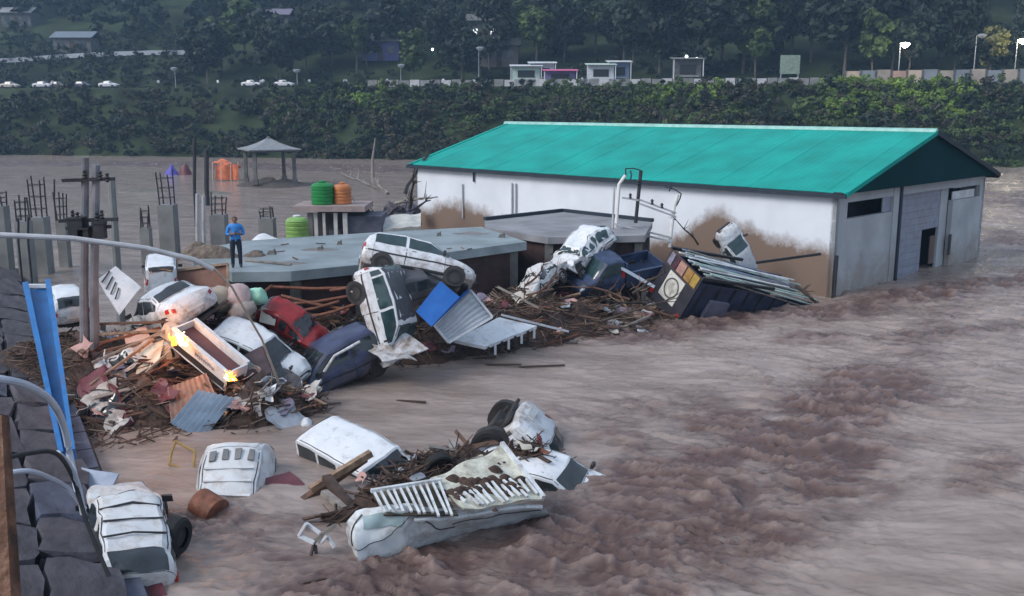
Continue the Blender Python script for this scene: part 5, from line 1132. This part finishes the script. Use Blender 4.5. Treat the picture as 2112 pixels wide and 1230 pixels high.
panel('metal_sheet', 'dark maroon panel awash under the tail of the muddy white jeep', [(232, 1190, 16.6), (330, 1196, 16.5), (350, 1240, 15.9), (236, 1240, 15.9)], MAROON, .04, amp=.05)
panel('metal_sheet', 'scorched dark panel hanging below the lower flame', [(490, 738, 27.4), (540, 715, 27.9), (560, 770, 27.2), (505, 800, 26.7)], mat('scorched_panel', (.05, .03, .035), .6, var=.5), .04, amp=.08)
panel('metal_sheet', 'pale pink torn panel standing between the fire and the twin electric pole', [(255, 690, 28.), (300, 672, 28.3), (318, 716, 27.7), (262, 732, 27.5)], mat('pink_panel', (.4, .25, .2), .6, var=.25, mud=.35, mudcol=(.12, .07, .05)), .04, amp=.1)

for k, (x0, y0, x1, y1) in enumerate(((620, 520, 700, 512), (760, 500, 850, 505), (930, 485, 1010, 480), (560, 548, 640, 540))):
    p = W((x0 + x1) / 2, (y0 + y1) / 2, 3.0); o_ = mound(rnd.uniform(.5, .9), rnd.uniform(.25, .5), .05, 900 + k).build('silt_patch', mat('wet_silt', (.13, .115, .105), .35, var=.3), angle=80); o_.location = p + V((0, 0, .03)); o_['kind'] = 'stuff'; o_['label'] = 'thin patch of wet silt left on the bare roof slab'; o_['category'] = 'silt'
for k in range(14):
    p = W(rnd.uniform(520, 980), rnd.uniform(492, 540), 3.0); o_ = link('floating_stick', PM[rnd.randrange(7)]); o_.matrix_world = pose(p + V((0, 0, .03)), (rnd.uniform(-1, 1), rnd.uniform(-1, 1), 0), (0, 0, 1)) @ Matrix.Diagonal((rnd.uniform(.2, .7), .05, .03, 1)); o_.name = 'stray_stick'; tag(o_, 'stray bit of wood lying on the bare grey roof slab', 'stick', 'bits of wood on the roof slab')
# ------------------------------------------------------------------ people
def person_mesh():
    me_ = bpy.data.meshes.new('person_skel'); vs = []; es = []; rs = []
    def vtx(p, r, par=None):
        vs.append(p); rs.append(r if isinstance(r, tuple) else (r, r))
        if par is not None: es.append((par, len(vs) - 1))
        return len(vs) - 1
    pel = vtx((0, 0, .95), (.155, .11)); wa = vtx((0, -.01, 1.1), (.145, .1), pel); ch = vtx((0, -.0, 1.28), (.17, .115), wa); sh = vtx((0, .01, 1.41), (.13, .09), ch)
    nk = vtx((0, -.005, 1.5), .055, sh); h0 = vtx((0, -.02, 1.56), (.07, .08), nk); h1 = vtx((0, -.025, 1.64), (.078, .095), h0); vtx((0, -.01, 1.71), (.06, .075), h1)
    for s in (-1, 1):
        hip = vtx((s * .1, 0, .88), .09, pel); kn = vtx((s * .12, -.02, .5), .062, hip); an = vtx((s * .125, .01, .1), .045, kn); vtx((s * .135, -.13, .045), (.045, .035), an)
        so_ = vtx((s * .2, .01, 1.38), .062, sh); el = vtx((s * .27, .02, 1.12), .047, so_); wr = vtx((s * .1, -.24, 1.16), .032, el); pa = vtx((s * .05, -.3, 1.18), (.034, .022), wr)
        for k, (dx, dz, l) in enumerate(((-.02, .03, .06), (-.035, .015, .07), (-.038, 0, .075), (-.035, -.015, .07), (-.025, -.03, .055))):
            f1 = vtx((s * (.05 + dx * .9), -.325, 1.18 + dz * 1.1), .009, pa); vtx((s * (.05 + dx * 2.), -.33 - .005 * k, 1.185 + dz * 1.2), .008, f1)
    me_.from_pydata(vs, es, []); o_ = bpy.data.objects.new('person_skel', me_); COL.objects.link(o_)
    m_ = o_.modifiers.new('Skin', 'SKIN'); m_.use_smooth_shade = True
    for i, sv in enumerate(me_.skin_vertices[0].data): sv.radius = rs[i]; sv.use_root = (i == 0)
    o_.modifiers.new('Sub', 'SUBSURF').levels = 1
    dg = bpy.context.evaluated_depsgraph_get(); ev = bpy.data.meshes.new_from_object(o_.evaluated_get(dg)); bpy.data.objects.remove(o_); return ev
PB = person_mesh()
SKIN = mat('skin', (.2, .105, .07), .6); HAIR = mat('black_hair', (.008, .007, .007), .6)
def region_mesh(name, keep, off):
    bm = bmesh.new(); bm.from_mesh(PB); bm.normal_update()
    bmesh.ops.delete(bm, geom=[f for f in bm.faces if not keep(f.calc_center_median())], context='FACES')
    for v in bm.verts: v.co += v.normal * off
    me_ = bpy.data.meshes.new(name); bm.to_mesh(me_); bm.free(); me_.polygons.foreach_set('use_smooth', [True] * len(me_.polygons)); return me_
SHIRT = region_mesh('shirt', lambda c: .92 < c.z < 1.475 and not (c.y < -.14 and abs(c.x) < .2), .014)
TROUS = region_mesh('trousers', lambda c: .11 < c.z < .95 , .016)
SHOE = region_mesh('shoes', lambda c: c.z < .12, .012)
HAIRM = region_mesh('hair', lambda c: c.z > 1.57 and (c.y > -.04 or c.z > 1.665), .016)
PBM = PB; PBM.materials.clear(); PBM.materials.append(SKIN)
FACE = MB(); FACE.box((0, -.125, 1.61), (.022, .03, .045), taper=.5); FACE.box((-.03, -.108, 1.635), (.024, .012, .012)); FACE.box((.03, -.108, 1.635), (.024, .012, .012)); FACE.box((0, -.108, 1.572), (.045, .012, .012)); FACE.box((-.083, -.02, 1.62), (.014, .035, .055)); FACE.box((.083, -.02, 1.62), (.014, .035, .055))
def person(loc, rz, label, shirt, trousers, group=None, phone=False, s=1.):
    root = thing('person', label, 'person', Matrix.Translation(V(loc)) @ Matrix.Rotation(rz, 4, 'Z') @ Matrix.Scale(s, 4), group)
    link('body', PBM, root)
    for nm, me_, m_ in (('shirt', SHIRT, shirt), ('trousers', TROUS, trousers), ('shoes', SHOE, PLASTIC), ('hair', HAIRM, HAIR)):
        q = me_.copy(); q.materials.clear(); q.materials.append(m_); link(nm, q, root)
    FACE.build('face', SKIN, root)
    return root
pp = W(489, 552, 3.0)
person((pp.x, pp.y, 3.0), R(18), 'person in blue shirt and dark trousers standing on the bare roof slab', mat('blue_shirt', (.035, .2, .52), .75, var=.15), mat('navy_trousers', (.014, .016, .03), .8), s=1.03)
q = MB(); q.box((0, 0, 0), (.075, .012, .15)); o = q.build('mobile_phone', PLASTIC); o.location = V((pp.x, pp.y, 3.0)) + Matrix.Rotation(R(18), 3, 'Z') @ V((0, -.345, 1.22)); o.rotation_euler = (-.5, 0, R(18)); tag(o, 'dark phone held by the person in the blue shirt', 'phone')
WSH = mat('white_shirt', (.7, .7, .7), .8); DTR = mat('dark_trousers', (.03, .03, .04), .8)
for k, px in enumerate((112, 330, 452, 540, 545, 640, 712, 716, 788, 800, 915, 984, 1200)):
    b_ = bank_pt(px, 29.5 + (k % 4) * 1.2); b_.z = 11.82
    person(b_, rnd.uniform(0, 6), 'person in a pale shirt watching from the road across the river', WSH if k % 3 else mat('grey_shirt', (.35, .37, .42), .8), DTR, 'people on the far road')

# ------------------------------------------------------------------ vegetation
def leaf_cloud(n_cl, n_leaf, rx, rz, zc, leaf, seed, flat=.75):
    r_ = np.random.RandomState(seed); vs = []
    th = r_.rand(n_cl) * 2 * np.pi; cz = r_.rand(n_cl) * 2 - 1; rad = .45 + .55 * r_.rand(n_cl) ** .6
    cx = np.sqrt(1 - cz ** 2) * np.cos(th) * rx * rad; cy = np.sqrt(1 - cz ** 2) * np.sin(th) * rx * rad; cz = cz * rz * rad + zc
    cr = rx * (.22 + .2 * r_.rand(n_cl))
    idx = np.repeat(np.arange(n_cl), n_leaf); N = len(idx)
    d = r_.randn(N, 3); d /= np.linalg.norm(d, axis=1)[:, None]; d *= (r_.rand(N) ** .45)[:, None]
    P = np.stack([cx[idx], cy[idx], cz[idx]], 1) + d * cr[idx][:, None] * np.array([1, 1, flat])
    nrm = d + r_.randn(N, 3) * .5 + np.array([0, 0, .35]); nrm /= np.linalg.norm(nrm, axis=1)[:, None]
    a_ = np.cross(nrm, r_.randn(N, 3)); a_ /= np.linalg.norm(a_, axis=1)[:, None]; b_ = np.cross(nrm, a_)
    s = leaf * (.6 + .8 * r_.rand(N))[:, None]
    return np.stack([P - a_ * s, P + b_ * s * .55, P + a_ * s, P - b_ * s * .55], 1).reshape(-1, 3)
def cloud_mesh(name, v, m): return np_mesh(name, v, np.arange(len(v)).reshape(-1, 4), m, False)
CROWNS = []
for k in range(6):
    rx, rz = [(3.2, 3.4), (4.2, 3.6), (2.6, 4.4), (3.8, 4.2), (2.2, 2.6), (4.6, 4.4)][k]
    CROWNS.append((cloud_mesh('crown', leaf_cloud(34, 75, rx, rz, 0, .42, 70 + k), [LEAFD, LEAFD, LEAFM, LEAFD, LEAFM, LEAFD][k]), rx, rz))
def trunk_mesh(seed, h, r):
    b = MB(); r_ = random.Random(seed); top = V((r_.uniform(-.4, .4), r_.uniform(-.4, .4), h))
    b.tube([(0, 0, -1), (top.x * .3, top.y * .3, h * .45), top], r, 7, r2=r * .45)
    for j in range(5):
        s0 = top * r_.uniform(.55, .95); a_ = r_.uniform(0, 6.28); b.tube([s0, s0 + V((math.cos(a_) * 1., math.sin(a_) * 1., 1.2)), s0 + V((math.cos(a_) * 1.9, math.sin(a_) * 1.9, 2.6))], r * .35, 5, r2=r * .1)
    me_ = bpy.data.meshes.new('trunk'); me_.from_pydata([tuple(p) for p in b.v], [], b.f); me_.materials.append(mat('tree_bark', (.09, .075, .06), .85, var=.35)); return me_
TRUNKS = [trunk_mesh(i, 5.5, .22) for i in range(4)]
def tree(p, k, s, label, group, crownm=None, lift=0.):
    root = thing('tree', label, 'tree', Matrix.Translation(V(p) - V((0, 0, .2))) @ Matrix.Rotation(rnd.uniform(0, 6.28), 4, 'Z') @ Matrix.Diagonal((s, s, s * rnd.uniform(.9, 1.15), 1)), group)
    link('trunk', TRUNKS[k % 4], root); me_, rx, rz = CROWNS[k % 6]
    o_ = link('crown', me_, root); o_.location = (0, 0, 5. + rz * .55 + lift)
    if crownm:
        me2 = me_.copy(); me2.materials.clear(); me2.materials.append(crownm); o_.data = me2
for k in range(46):                                # dark roadside trees beyond the far road
    px = -80 + k * 50 + rnd.uniform(-18, 18); t = rnd.uniform(46, 62)
    if px < 400: continue
    big = 1.25 if 1330 < px < 1780 else 1.0
    if 1020 < px < 1310 and t < 55: t += 16
    tree(bank_pt(px, t), k * 5 + k // 6, rnd.uniform(1.0, 1.5) * big, *[(l, g) for lim, l, g in ((330, 'dark tree behind the row of parked cars across the river', 'trees behind the parked cars'), (700, 'dark tree behind the low street lamp across the river', 'trees near the low street lamp'), (1010, 'dark tree between the short and the tall pale street lamps', 'trees between the pale street lamps'), (1330, 'dark tree rising behind the roadside stalls', 'trees behind the stalls'), (1780, 'big dark tree around the square green hoarding', 'trees around the hoarding'), (9999, 'dark tree behind the tan fence and lit street lamps', 'trees behind the tan fence')) if px < lim][0])
for k in range(34):
    px = -100 + k * 68 + rnd.uniform(-25, 25); tree(bank_pt(px, rnd.uniform(78, 110) + (16 if px < 420 else 0)), k * 7 + 1, rnd.uniform(1.2, 1.9), 'dark tree standing up the hillside above the far road', 'trees on the lower hillside')
tree(bank_pt(2035, 44), 4, 1.15, 'yellowish lamplit tree beside the tall street lamp by the fence', None, mat('leaf_lamplit', (.15, .15, .05), .6, var=.4, scale=.4))  # yellow of the lamplight put into the leaf colour
tree(bank_pt(1795, 43), 2, 1.0, 'slim trunked tree at the left end of the tan fence', None, None, 1.5)
tree(bank_pt(1868, 45), 0, 1.1, 'slim trunked tree right behind the lit street lamp', None, None, 1.5)
# far wood as one mass
rs_ = np.random.RandomState(5); vv = []
for k in range(620):
    x = rs_.uniform(-300, 300); t = rs_.uniform(62, 300)
    if x < -62 and t < 74: continue
    y = edge_y(x) + t * EC; z = float(terrain(np.array(x), np.array(y)))
    rx = rs_.uniform(3.5, 7); v = leaf_cloud(9, 26, rx, rx * 1.05, z + rx * .9, .95, k); vv.append(v + np.array([x, y, 0]))
stuff(link('far_wood', cloud_mesh('far_wood', np.concatenate(vv), LEAFD)), 'dark wooded hillside rising behind the far road', 'wood')
def scrub(n, tr, size, m, seed, label, pxr=None, dens=44):
    r_ = np.random.RandomState(seed); vv = []
    for k in range(n):
        t = r_.uniform(*tr)
        if pxr: p = bank_pt(r_.uniform(*pxr), t); x, y = p.x, p.y
        else: x = r_.uniform(-150, 120); y = edge_y(x) + t * EC
        z = float(terrain(np.array(x), np.array(y))); rx = r_.uniform(*size)
        v = leaf_cloud(7, dens, rx, rx * .7, z + rx * .35, rx * .125, seed * 1000 + k); vv.append(v + np.array([x, y, 0]))
    stuff(link('bank_scrub', cloud_mesh('bank_scrub', np.concatenate(vv), m)), label, 'scrub')
scrub(470, (1, 23), (1.3, 2.8), LEAFD, 2, 'dark scrub covering the far river bank')
scrub(300, (1, 23), (1.2, 2.4), LEAFO, 3, 'olive scrub mixed over the far river bank', (-60, 2200))
scrub(240, (1, 24), (1.1, 2.2), LEAFM, 14, 'green scrub on the bank behind the warehouse', (1250, 2250))
scrub(200, (8, 25), (1.0, 2.0), LEAFM, 4, 'mid green bushes on the far bank between pavilion and warehouse roof', (560, 1350))
scrub(120, (14, 27), (1.0, 1.9), LEAFB, 5, 'bright green bushes on the far bank below the tan fence', (1700, 2000))
scrub(50, (16, 25), (.9, 1.8), LEAFB, 6, 'bright green bushes on the far bank above the warehouse roof', (1330, 1480))
scrub(34, (14, 25), (.9, 1.8), LEAFB, 7, 'bright green bushes on the far bank right of the pavilion', (700, 800))
scrub(170, (46, 84), (1.4, 3.0), LEAFD, 9, 'dark scrub on the open slope around the guard rail', (-80, 440), 34)
scrub(120, (46, 60), (1.2, 2.5), LEAFD, 8, 'undergrowth between the far road and the trees')

# ------------------------------------------------------------------ the far road: lamps, fence, stalls, parked cars, poles
ROADZ = 11.82
def far_pt(px, t): p = bank_pt(px, t); p.z = ROADZ; return p
def street_lamp(px, t, h, label, lit, energy=0):
    p = far_pt(px, t); root = thing('street_lamp', label, 'street lamp', p)
    MB().tube([(0, 0, -.3), (0, 0, h)], .1, 7, r2=.06).build('post', GALV, root); MB().tube([(0, 0, h - .1), (.2, -.5, h + .15), (.3, -1.2, h + .2)], .05, 6).build('arm', GALV, root)
    MB().box((.3, -1.35, h + .16), (.35, .7, .14)).build('head', PLASTIC, root)
    MB().lathe([(.1, -.7), (.6, -.4), (.8, 0), (.3, .15)], 12, (.3, -1.35, h + .02)).build('lens', emit('lamp_lit', (1., .88, .62), 40.) if lit else LAMPC, root)  # bowl made oversized, its bulk stands in for the lamp's glare
    if lit:
        lt = bpy.data.lights.new('lamp_glow', 'SPOT'); lt.energy = energy * 5; lt.spot_size = R(112); lt.spot_blend = .4; lt.color = (1., .85, .55); lt.shadow_soft_size = .3
        lo = bpy.data.objects.new('lamp_glow', lt); COL.objects.link(lo); lo.parent = root; lo.location = (.3, -1.5, h - .3)
street_lamp(1848, 40, 7.2, 'lit street lamp shining warm white behind the tan fence', True, 900)
street_lamp(2086, 40, 7.6, 'brightest lit street lamp at the far end of the tan fence', True, 1300)
street_lamp(2002, 41, 8.6, 'tall unlit street lamp between the two lit ones', False)
street_lamp(988, 40.5, 7.5, 'tall pale street lamp left of the roadside stalls', False)
street_lamp(828, 41, 4.4, 'short pale street lamp above the pavilion side of the far road', False)
street_lamp(615, 41, 3.6, 'low street lamp near the parked white cars', False)
street_lamp(365, 42, 4.2, 'thin street lamp below the hillside guard rail', False)
TAN = [mat('tan_fence%d' % i, c, .8, var=.2, scale=.6) for i, c in enumerate(((.42, .33, .26), (.38, .25, .2), (.3, .26, .22), (.2, .22, .25)))]
fn = thing('roadside_fence', 'tan panelled fence along the far road under the lit lamps', 'fence', far_pt(1740, 31))
f0 = far_pt(1740, 31); f1 = far_pt(2300, 31); nP = 17
for k in range(nP):
    a_, b_ = lerp(f0, f1, k / nP), lerp(f0, f1, (k + .93) / nP); q = MB(); q.bar(a_ - f0 + V((0, 0, 1.2)), b_ - f0 + V((0, 0, 1.2)), .1, 2.3 + .2 * (k % 3)); q.build('panel', TAN[(k * 3) % 4 if k < 6 else 2 + k % 2], fn)
    q = MB(); q.box(lerp(f0, f1, k / nP) - f0 + V((-.12, -.1, 1.2)), (.22, .22, 2.7)); q.build('post', CONCD, fn)
wl2 = thing('roadside_parapet', 'low grey parapet along the far road behind the bank bushes', 'parapet', far_pt(760, 30))
f0 = far_pt(760, 30)
for k in range(44):
    px0 = 760 + k * 21.6; a_, b_ = far_pt(px0, 30), far_pt(px0 + 19.5, 30); q = MB(); q.bar(a_ - f0 + V((0, 0, .55)), b_ - f0 + V((0, 0, .55)), .25, 1.5 - .2 * (k % 2)); q.build('panel', [CONC, CONCR, mat('pale_parapet', (.4, .4, .42), .8)][(k * 5) % 3], wl2)
gr = thing('guard_rail', 'pale guard rail of the upper road crossing the hillside', 'guard rail', bank_pt(-40, 78)); g0 = bank_pt(-40, 78)
GP = [bank_pt(px, 60 + px * .01) + V((0, 0, 1.1)) for px in (-60, 40, 130, 220, 320, 410)]
for a_, b_ in zip(GP[:-1], GP[1:]): q = MB(); q.bar(a_ - g0, b_ - g0, .3, 1.); q.build('rail', GALV, gr)
for p in GP + [lerp(GP[i], GP[i + 1], .5) for i in range(5)]:
    q = MB(); zt_ = float(terrain(np.array(p.x), np.array(p.y))); q.bar(p - g0, V((p.x, p.y, min(zt_, p.z) - .5)) - g0, .25, .25); q.build('post', CONC, gr)
def stall(px, w, h, label, wallm, roofm, t=36, name='roadside_stall'):
    p = far_pt(px, t); w *= 1.25; h *= 1.2; root = thing(name, label, 'stall', p)
    MB().box((0, .6, h / 2), (w, 2.2, h - .1)).build('booth', wallm, root)
    MB().sheet(lambda u, v: V((lerp(-w / 2 - .5, w / 2 + .5, u), lerp(-1.6, 1.9, v), h + .35 * v)), 2, 2, .1, (0, 0, 1)).build('roof', roofm, root)
    for sx in (-1, 1): MB().tube([(sx * (w / 2 + .2), -1.4, -.2), (sx * (w / 2 + .2), -1.4, h)], .09, 6).build('post', WHITEP, root)
    MB().box((0, -.56, h * .62), (w * .6, .06, h * .34)).build('hatch', PLASTIC, root)
    MB().box((0, -.75, h * .38), (w * .8, .4, .1)).build('counter', WHITEP, root)
GW = mat('pale_green_wall', (.4, .5, .44), .7); 
stall(1085, 4.2, 3.2, 'pale green stall with a dark hatch on the far road', GW, WHITEP); stall(1118, 3.6, 3.7, 'white stall with a raised roof next to the pale green one', WHITEP, WHITEP, 38); stall(1155, 4.4, 2.4, 'low stall under a pink canopy on the far road', mat('violet_wall', (.16, .12, .25), .7), mat('pink_canopy', (.45, .1, .22), .6), 34)
stall(1238, 3.8, 3.3, 'bright white kiosk on the far road right of the pink canopy', WHITEP, GW); stall(1275, 3.0, 3.8, 'bluish kiosk with a white top beside the bright white kiosk', mat('bluegrey_wall', (.16, .2, .3), .7), WHITEP, 39)
stall(1415, 4.0, 4.2, 'shed with a pale gable lamp behind the bright green bushes', CONCD, CONC, 40)
p = far_pt(1625, 33); root = thing('notice_hoarding', 'square pale green hoarding on legs beside the dark trees', 'hoarding', p)
MB().box((0, 0, 3.6), (3.4, .2, 3.2)).build('board', mat('hoarding_green', (.2, .26, .2), .7, var=.25), root)
for sx in (-1, 1): MB().box((sx * 1.5, .1, 1.5), (.2, .2, 3.6)).build('leg', GALV, root)
for k, (px, t, lab, m_) in enumerate(((92, 36, 'white car parked on the far road beside a grey one', WHITEP), (120, 37, 'grey car parked on the far road next to the leftmost white one', GREYP), (172, 37, 'bluish car parked in the middle of the far row', NAVY), (228, 36, 'white car parked on the far road past the bluish one', WHITEP), (522, 35, 'white car on the far road left of the low street lamp', WHITEP), (588, 36, 'white car on the far road right below the low street lamp', WHITEP), (25, 37, 'pale car parked at the embankment end of the far road', CREAM))):
    c = far_pt(px, t); r_, _d = car('sedan', lab, px, 200, 200, (1, ESL, 0), (0, 0, 1), m_, .0, 1)
    r_.matrix_world = pose(c + V((0, 0, .12)), (1, ESL, 0), (0, 0, 1))
def hill_house(px, t, w, d, h, label, wm, rm, lit=False):
    p = bank_pt(px, t); root = thing('hillside_house', label, 'house', p + V((0, 0, -.5)))
    MB().box((0, 0, h / 2), (w, d, h)).build('wall', wm, root)
    q = MB(); q.sheet(lambda u, v: V((lerp(-w / 2 - .6, w / 2 + .6, u), lerp(-d / 2 - .7, d / 2 + .7, v), h + 1.6 * (1 - abs(2 * v - 1)))), 2, 4, .15, (0, 0, 1)); q.build('roof', rm, root)
    for sx in (-.3, .3):
        MB().box((sx * w, -d / 2 - .03, h * .55), (w * .18, .06, h * .35)).build('window', emit('window_lit', (.9, .95, 1.), .8) if lit else GLASS, root)
    MB().box((0, -d / 2 - .03, h * .36), (w * .14, .06, h * .7)).build('door', WOODD, root)
hill_house(170, 68, 9, 6, 3.6, 'pale roofed house above the guard rail on the hillside', CONCD, mat('pale_roof', (.12, .15, .18), .6)); hill_house(60, 96, 8, 6, 4, 'grey house higher up the slope left of the pale roofed one', CONCD, CONCR); hill_house(570, 80, 9, 6, 3.4, 'low house with a grey violet roof above the parked cars', CONCD, mat('violet_roof', (.14, .13, .18), .7))
hill_house(1000, 70, 7, 6, 6.5, 'tall pale house on the slope behind the tall pale street lamp', mat('pale_green_house', (.12, .15, .13), .7), CONCD, True); hill_house(1030, 60, 8, 5, 4.5, 'brownish house between the tall pale house and the stalls', mat('brown_house', (.12, .1, .1), .8), CONCD); hill_house(790, 62, 8, 5, 4.2, 'shadowy blue violet house behind the short pale street lamp', mat('violet_house', (.08, .08, .2), .8), CONCD)
LB = emit('bulb_white', (.9, .97, 1.), 9.)
for k, (px, py, t) in enumerate(((115, 17, 120), (138, 36, 118), (460, 89, 74), (892, 103, 66), (1372, 108, 62), (1000, 50, 68), (1416, 118, 44), (1437, 122, 43), (140, 88, 82), (1045, 75, 72), (335, 75, 90))):
    d = ray(px, py); b_ = bank_pt(px, t); k_ = b_.y / d.y; p = V((0, 0, CAMH)) + d * k_; base = V((p.x, p.y, min(b_.z, p.z - 1) - .3))
    root = thing('lamp_post', 'small white lamp glowing on the dark hillside', 'lamp', base, 'small lamps on the hillside')
    MB().tube([(0, 0, 0), p - base], .08, 6).build('post', DKIRON, root); MB().lathe([(.08, -.15), (.22, 0), (.22, .15), (.08, .3)], 10, p - base).build('bulb', LB, root)

# ------------------------------------------------------------------ evening air
hz_m = bpy.data.materials.new('evening_air'); hz_m.use_nodes = True
nn = hz_m.node_tree.nodes; nn.remove(nn['Principled BSDF']); pv_ = nn.new('ShaderNodeVolumePrincipled')
pv_.inputs['Color'].default_value = (.42, .66, .95, 1); pv_.inputs['Density'].default_value = .00055; pv_.inputs['Anisotropy'].default_value = .2
hz_m.node_tree.links.new(pv_.outputs[0], nn['Material Output'].inputs['Volume'])
q = MB(); q.box((0, 470, 130), (2000, 1500, 266)); o = q.build('haze', hz_m, flat=True); o['kind'] = 'stuff'; o['label'] = 'thin blue evening haze over the valley'; o['category'] = 'haze'
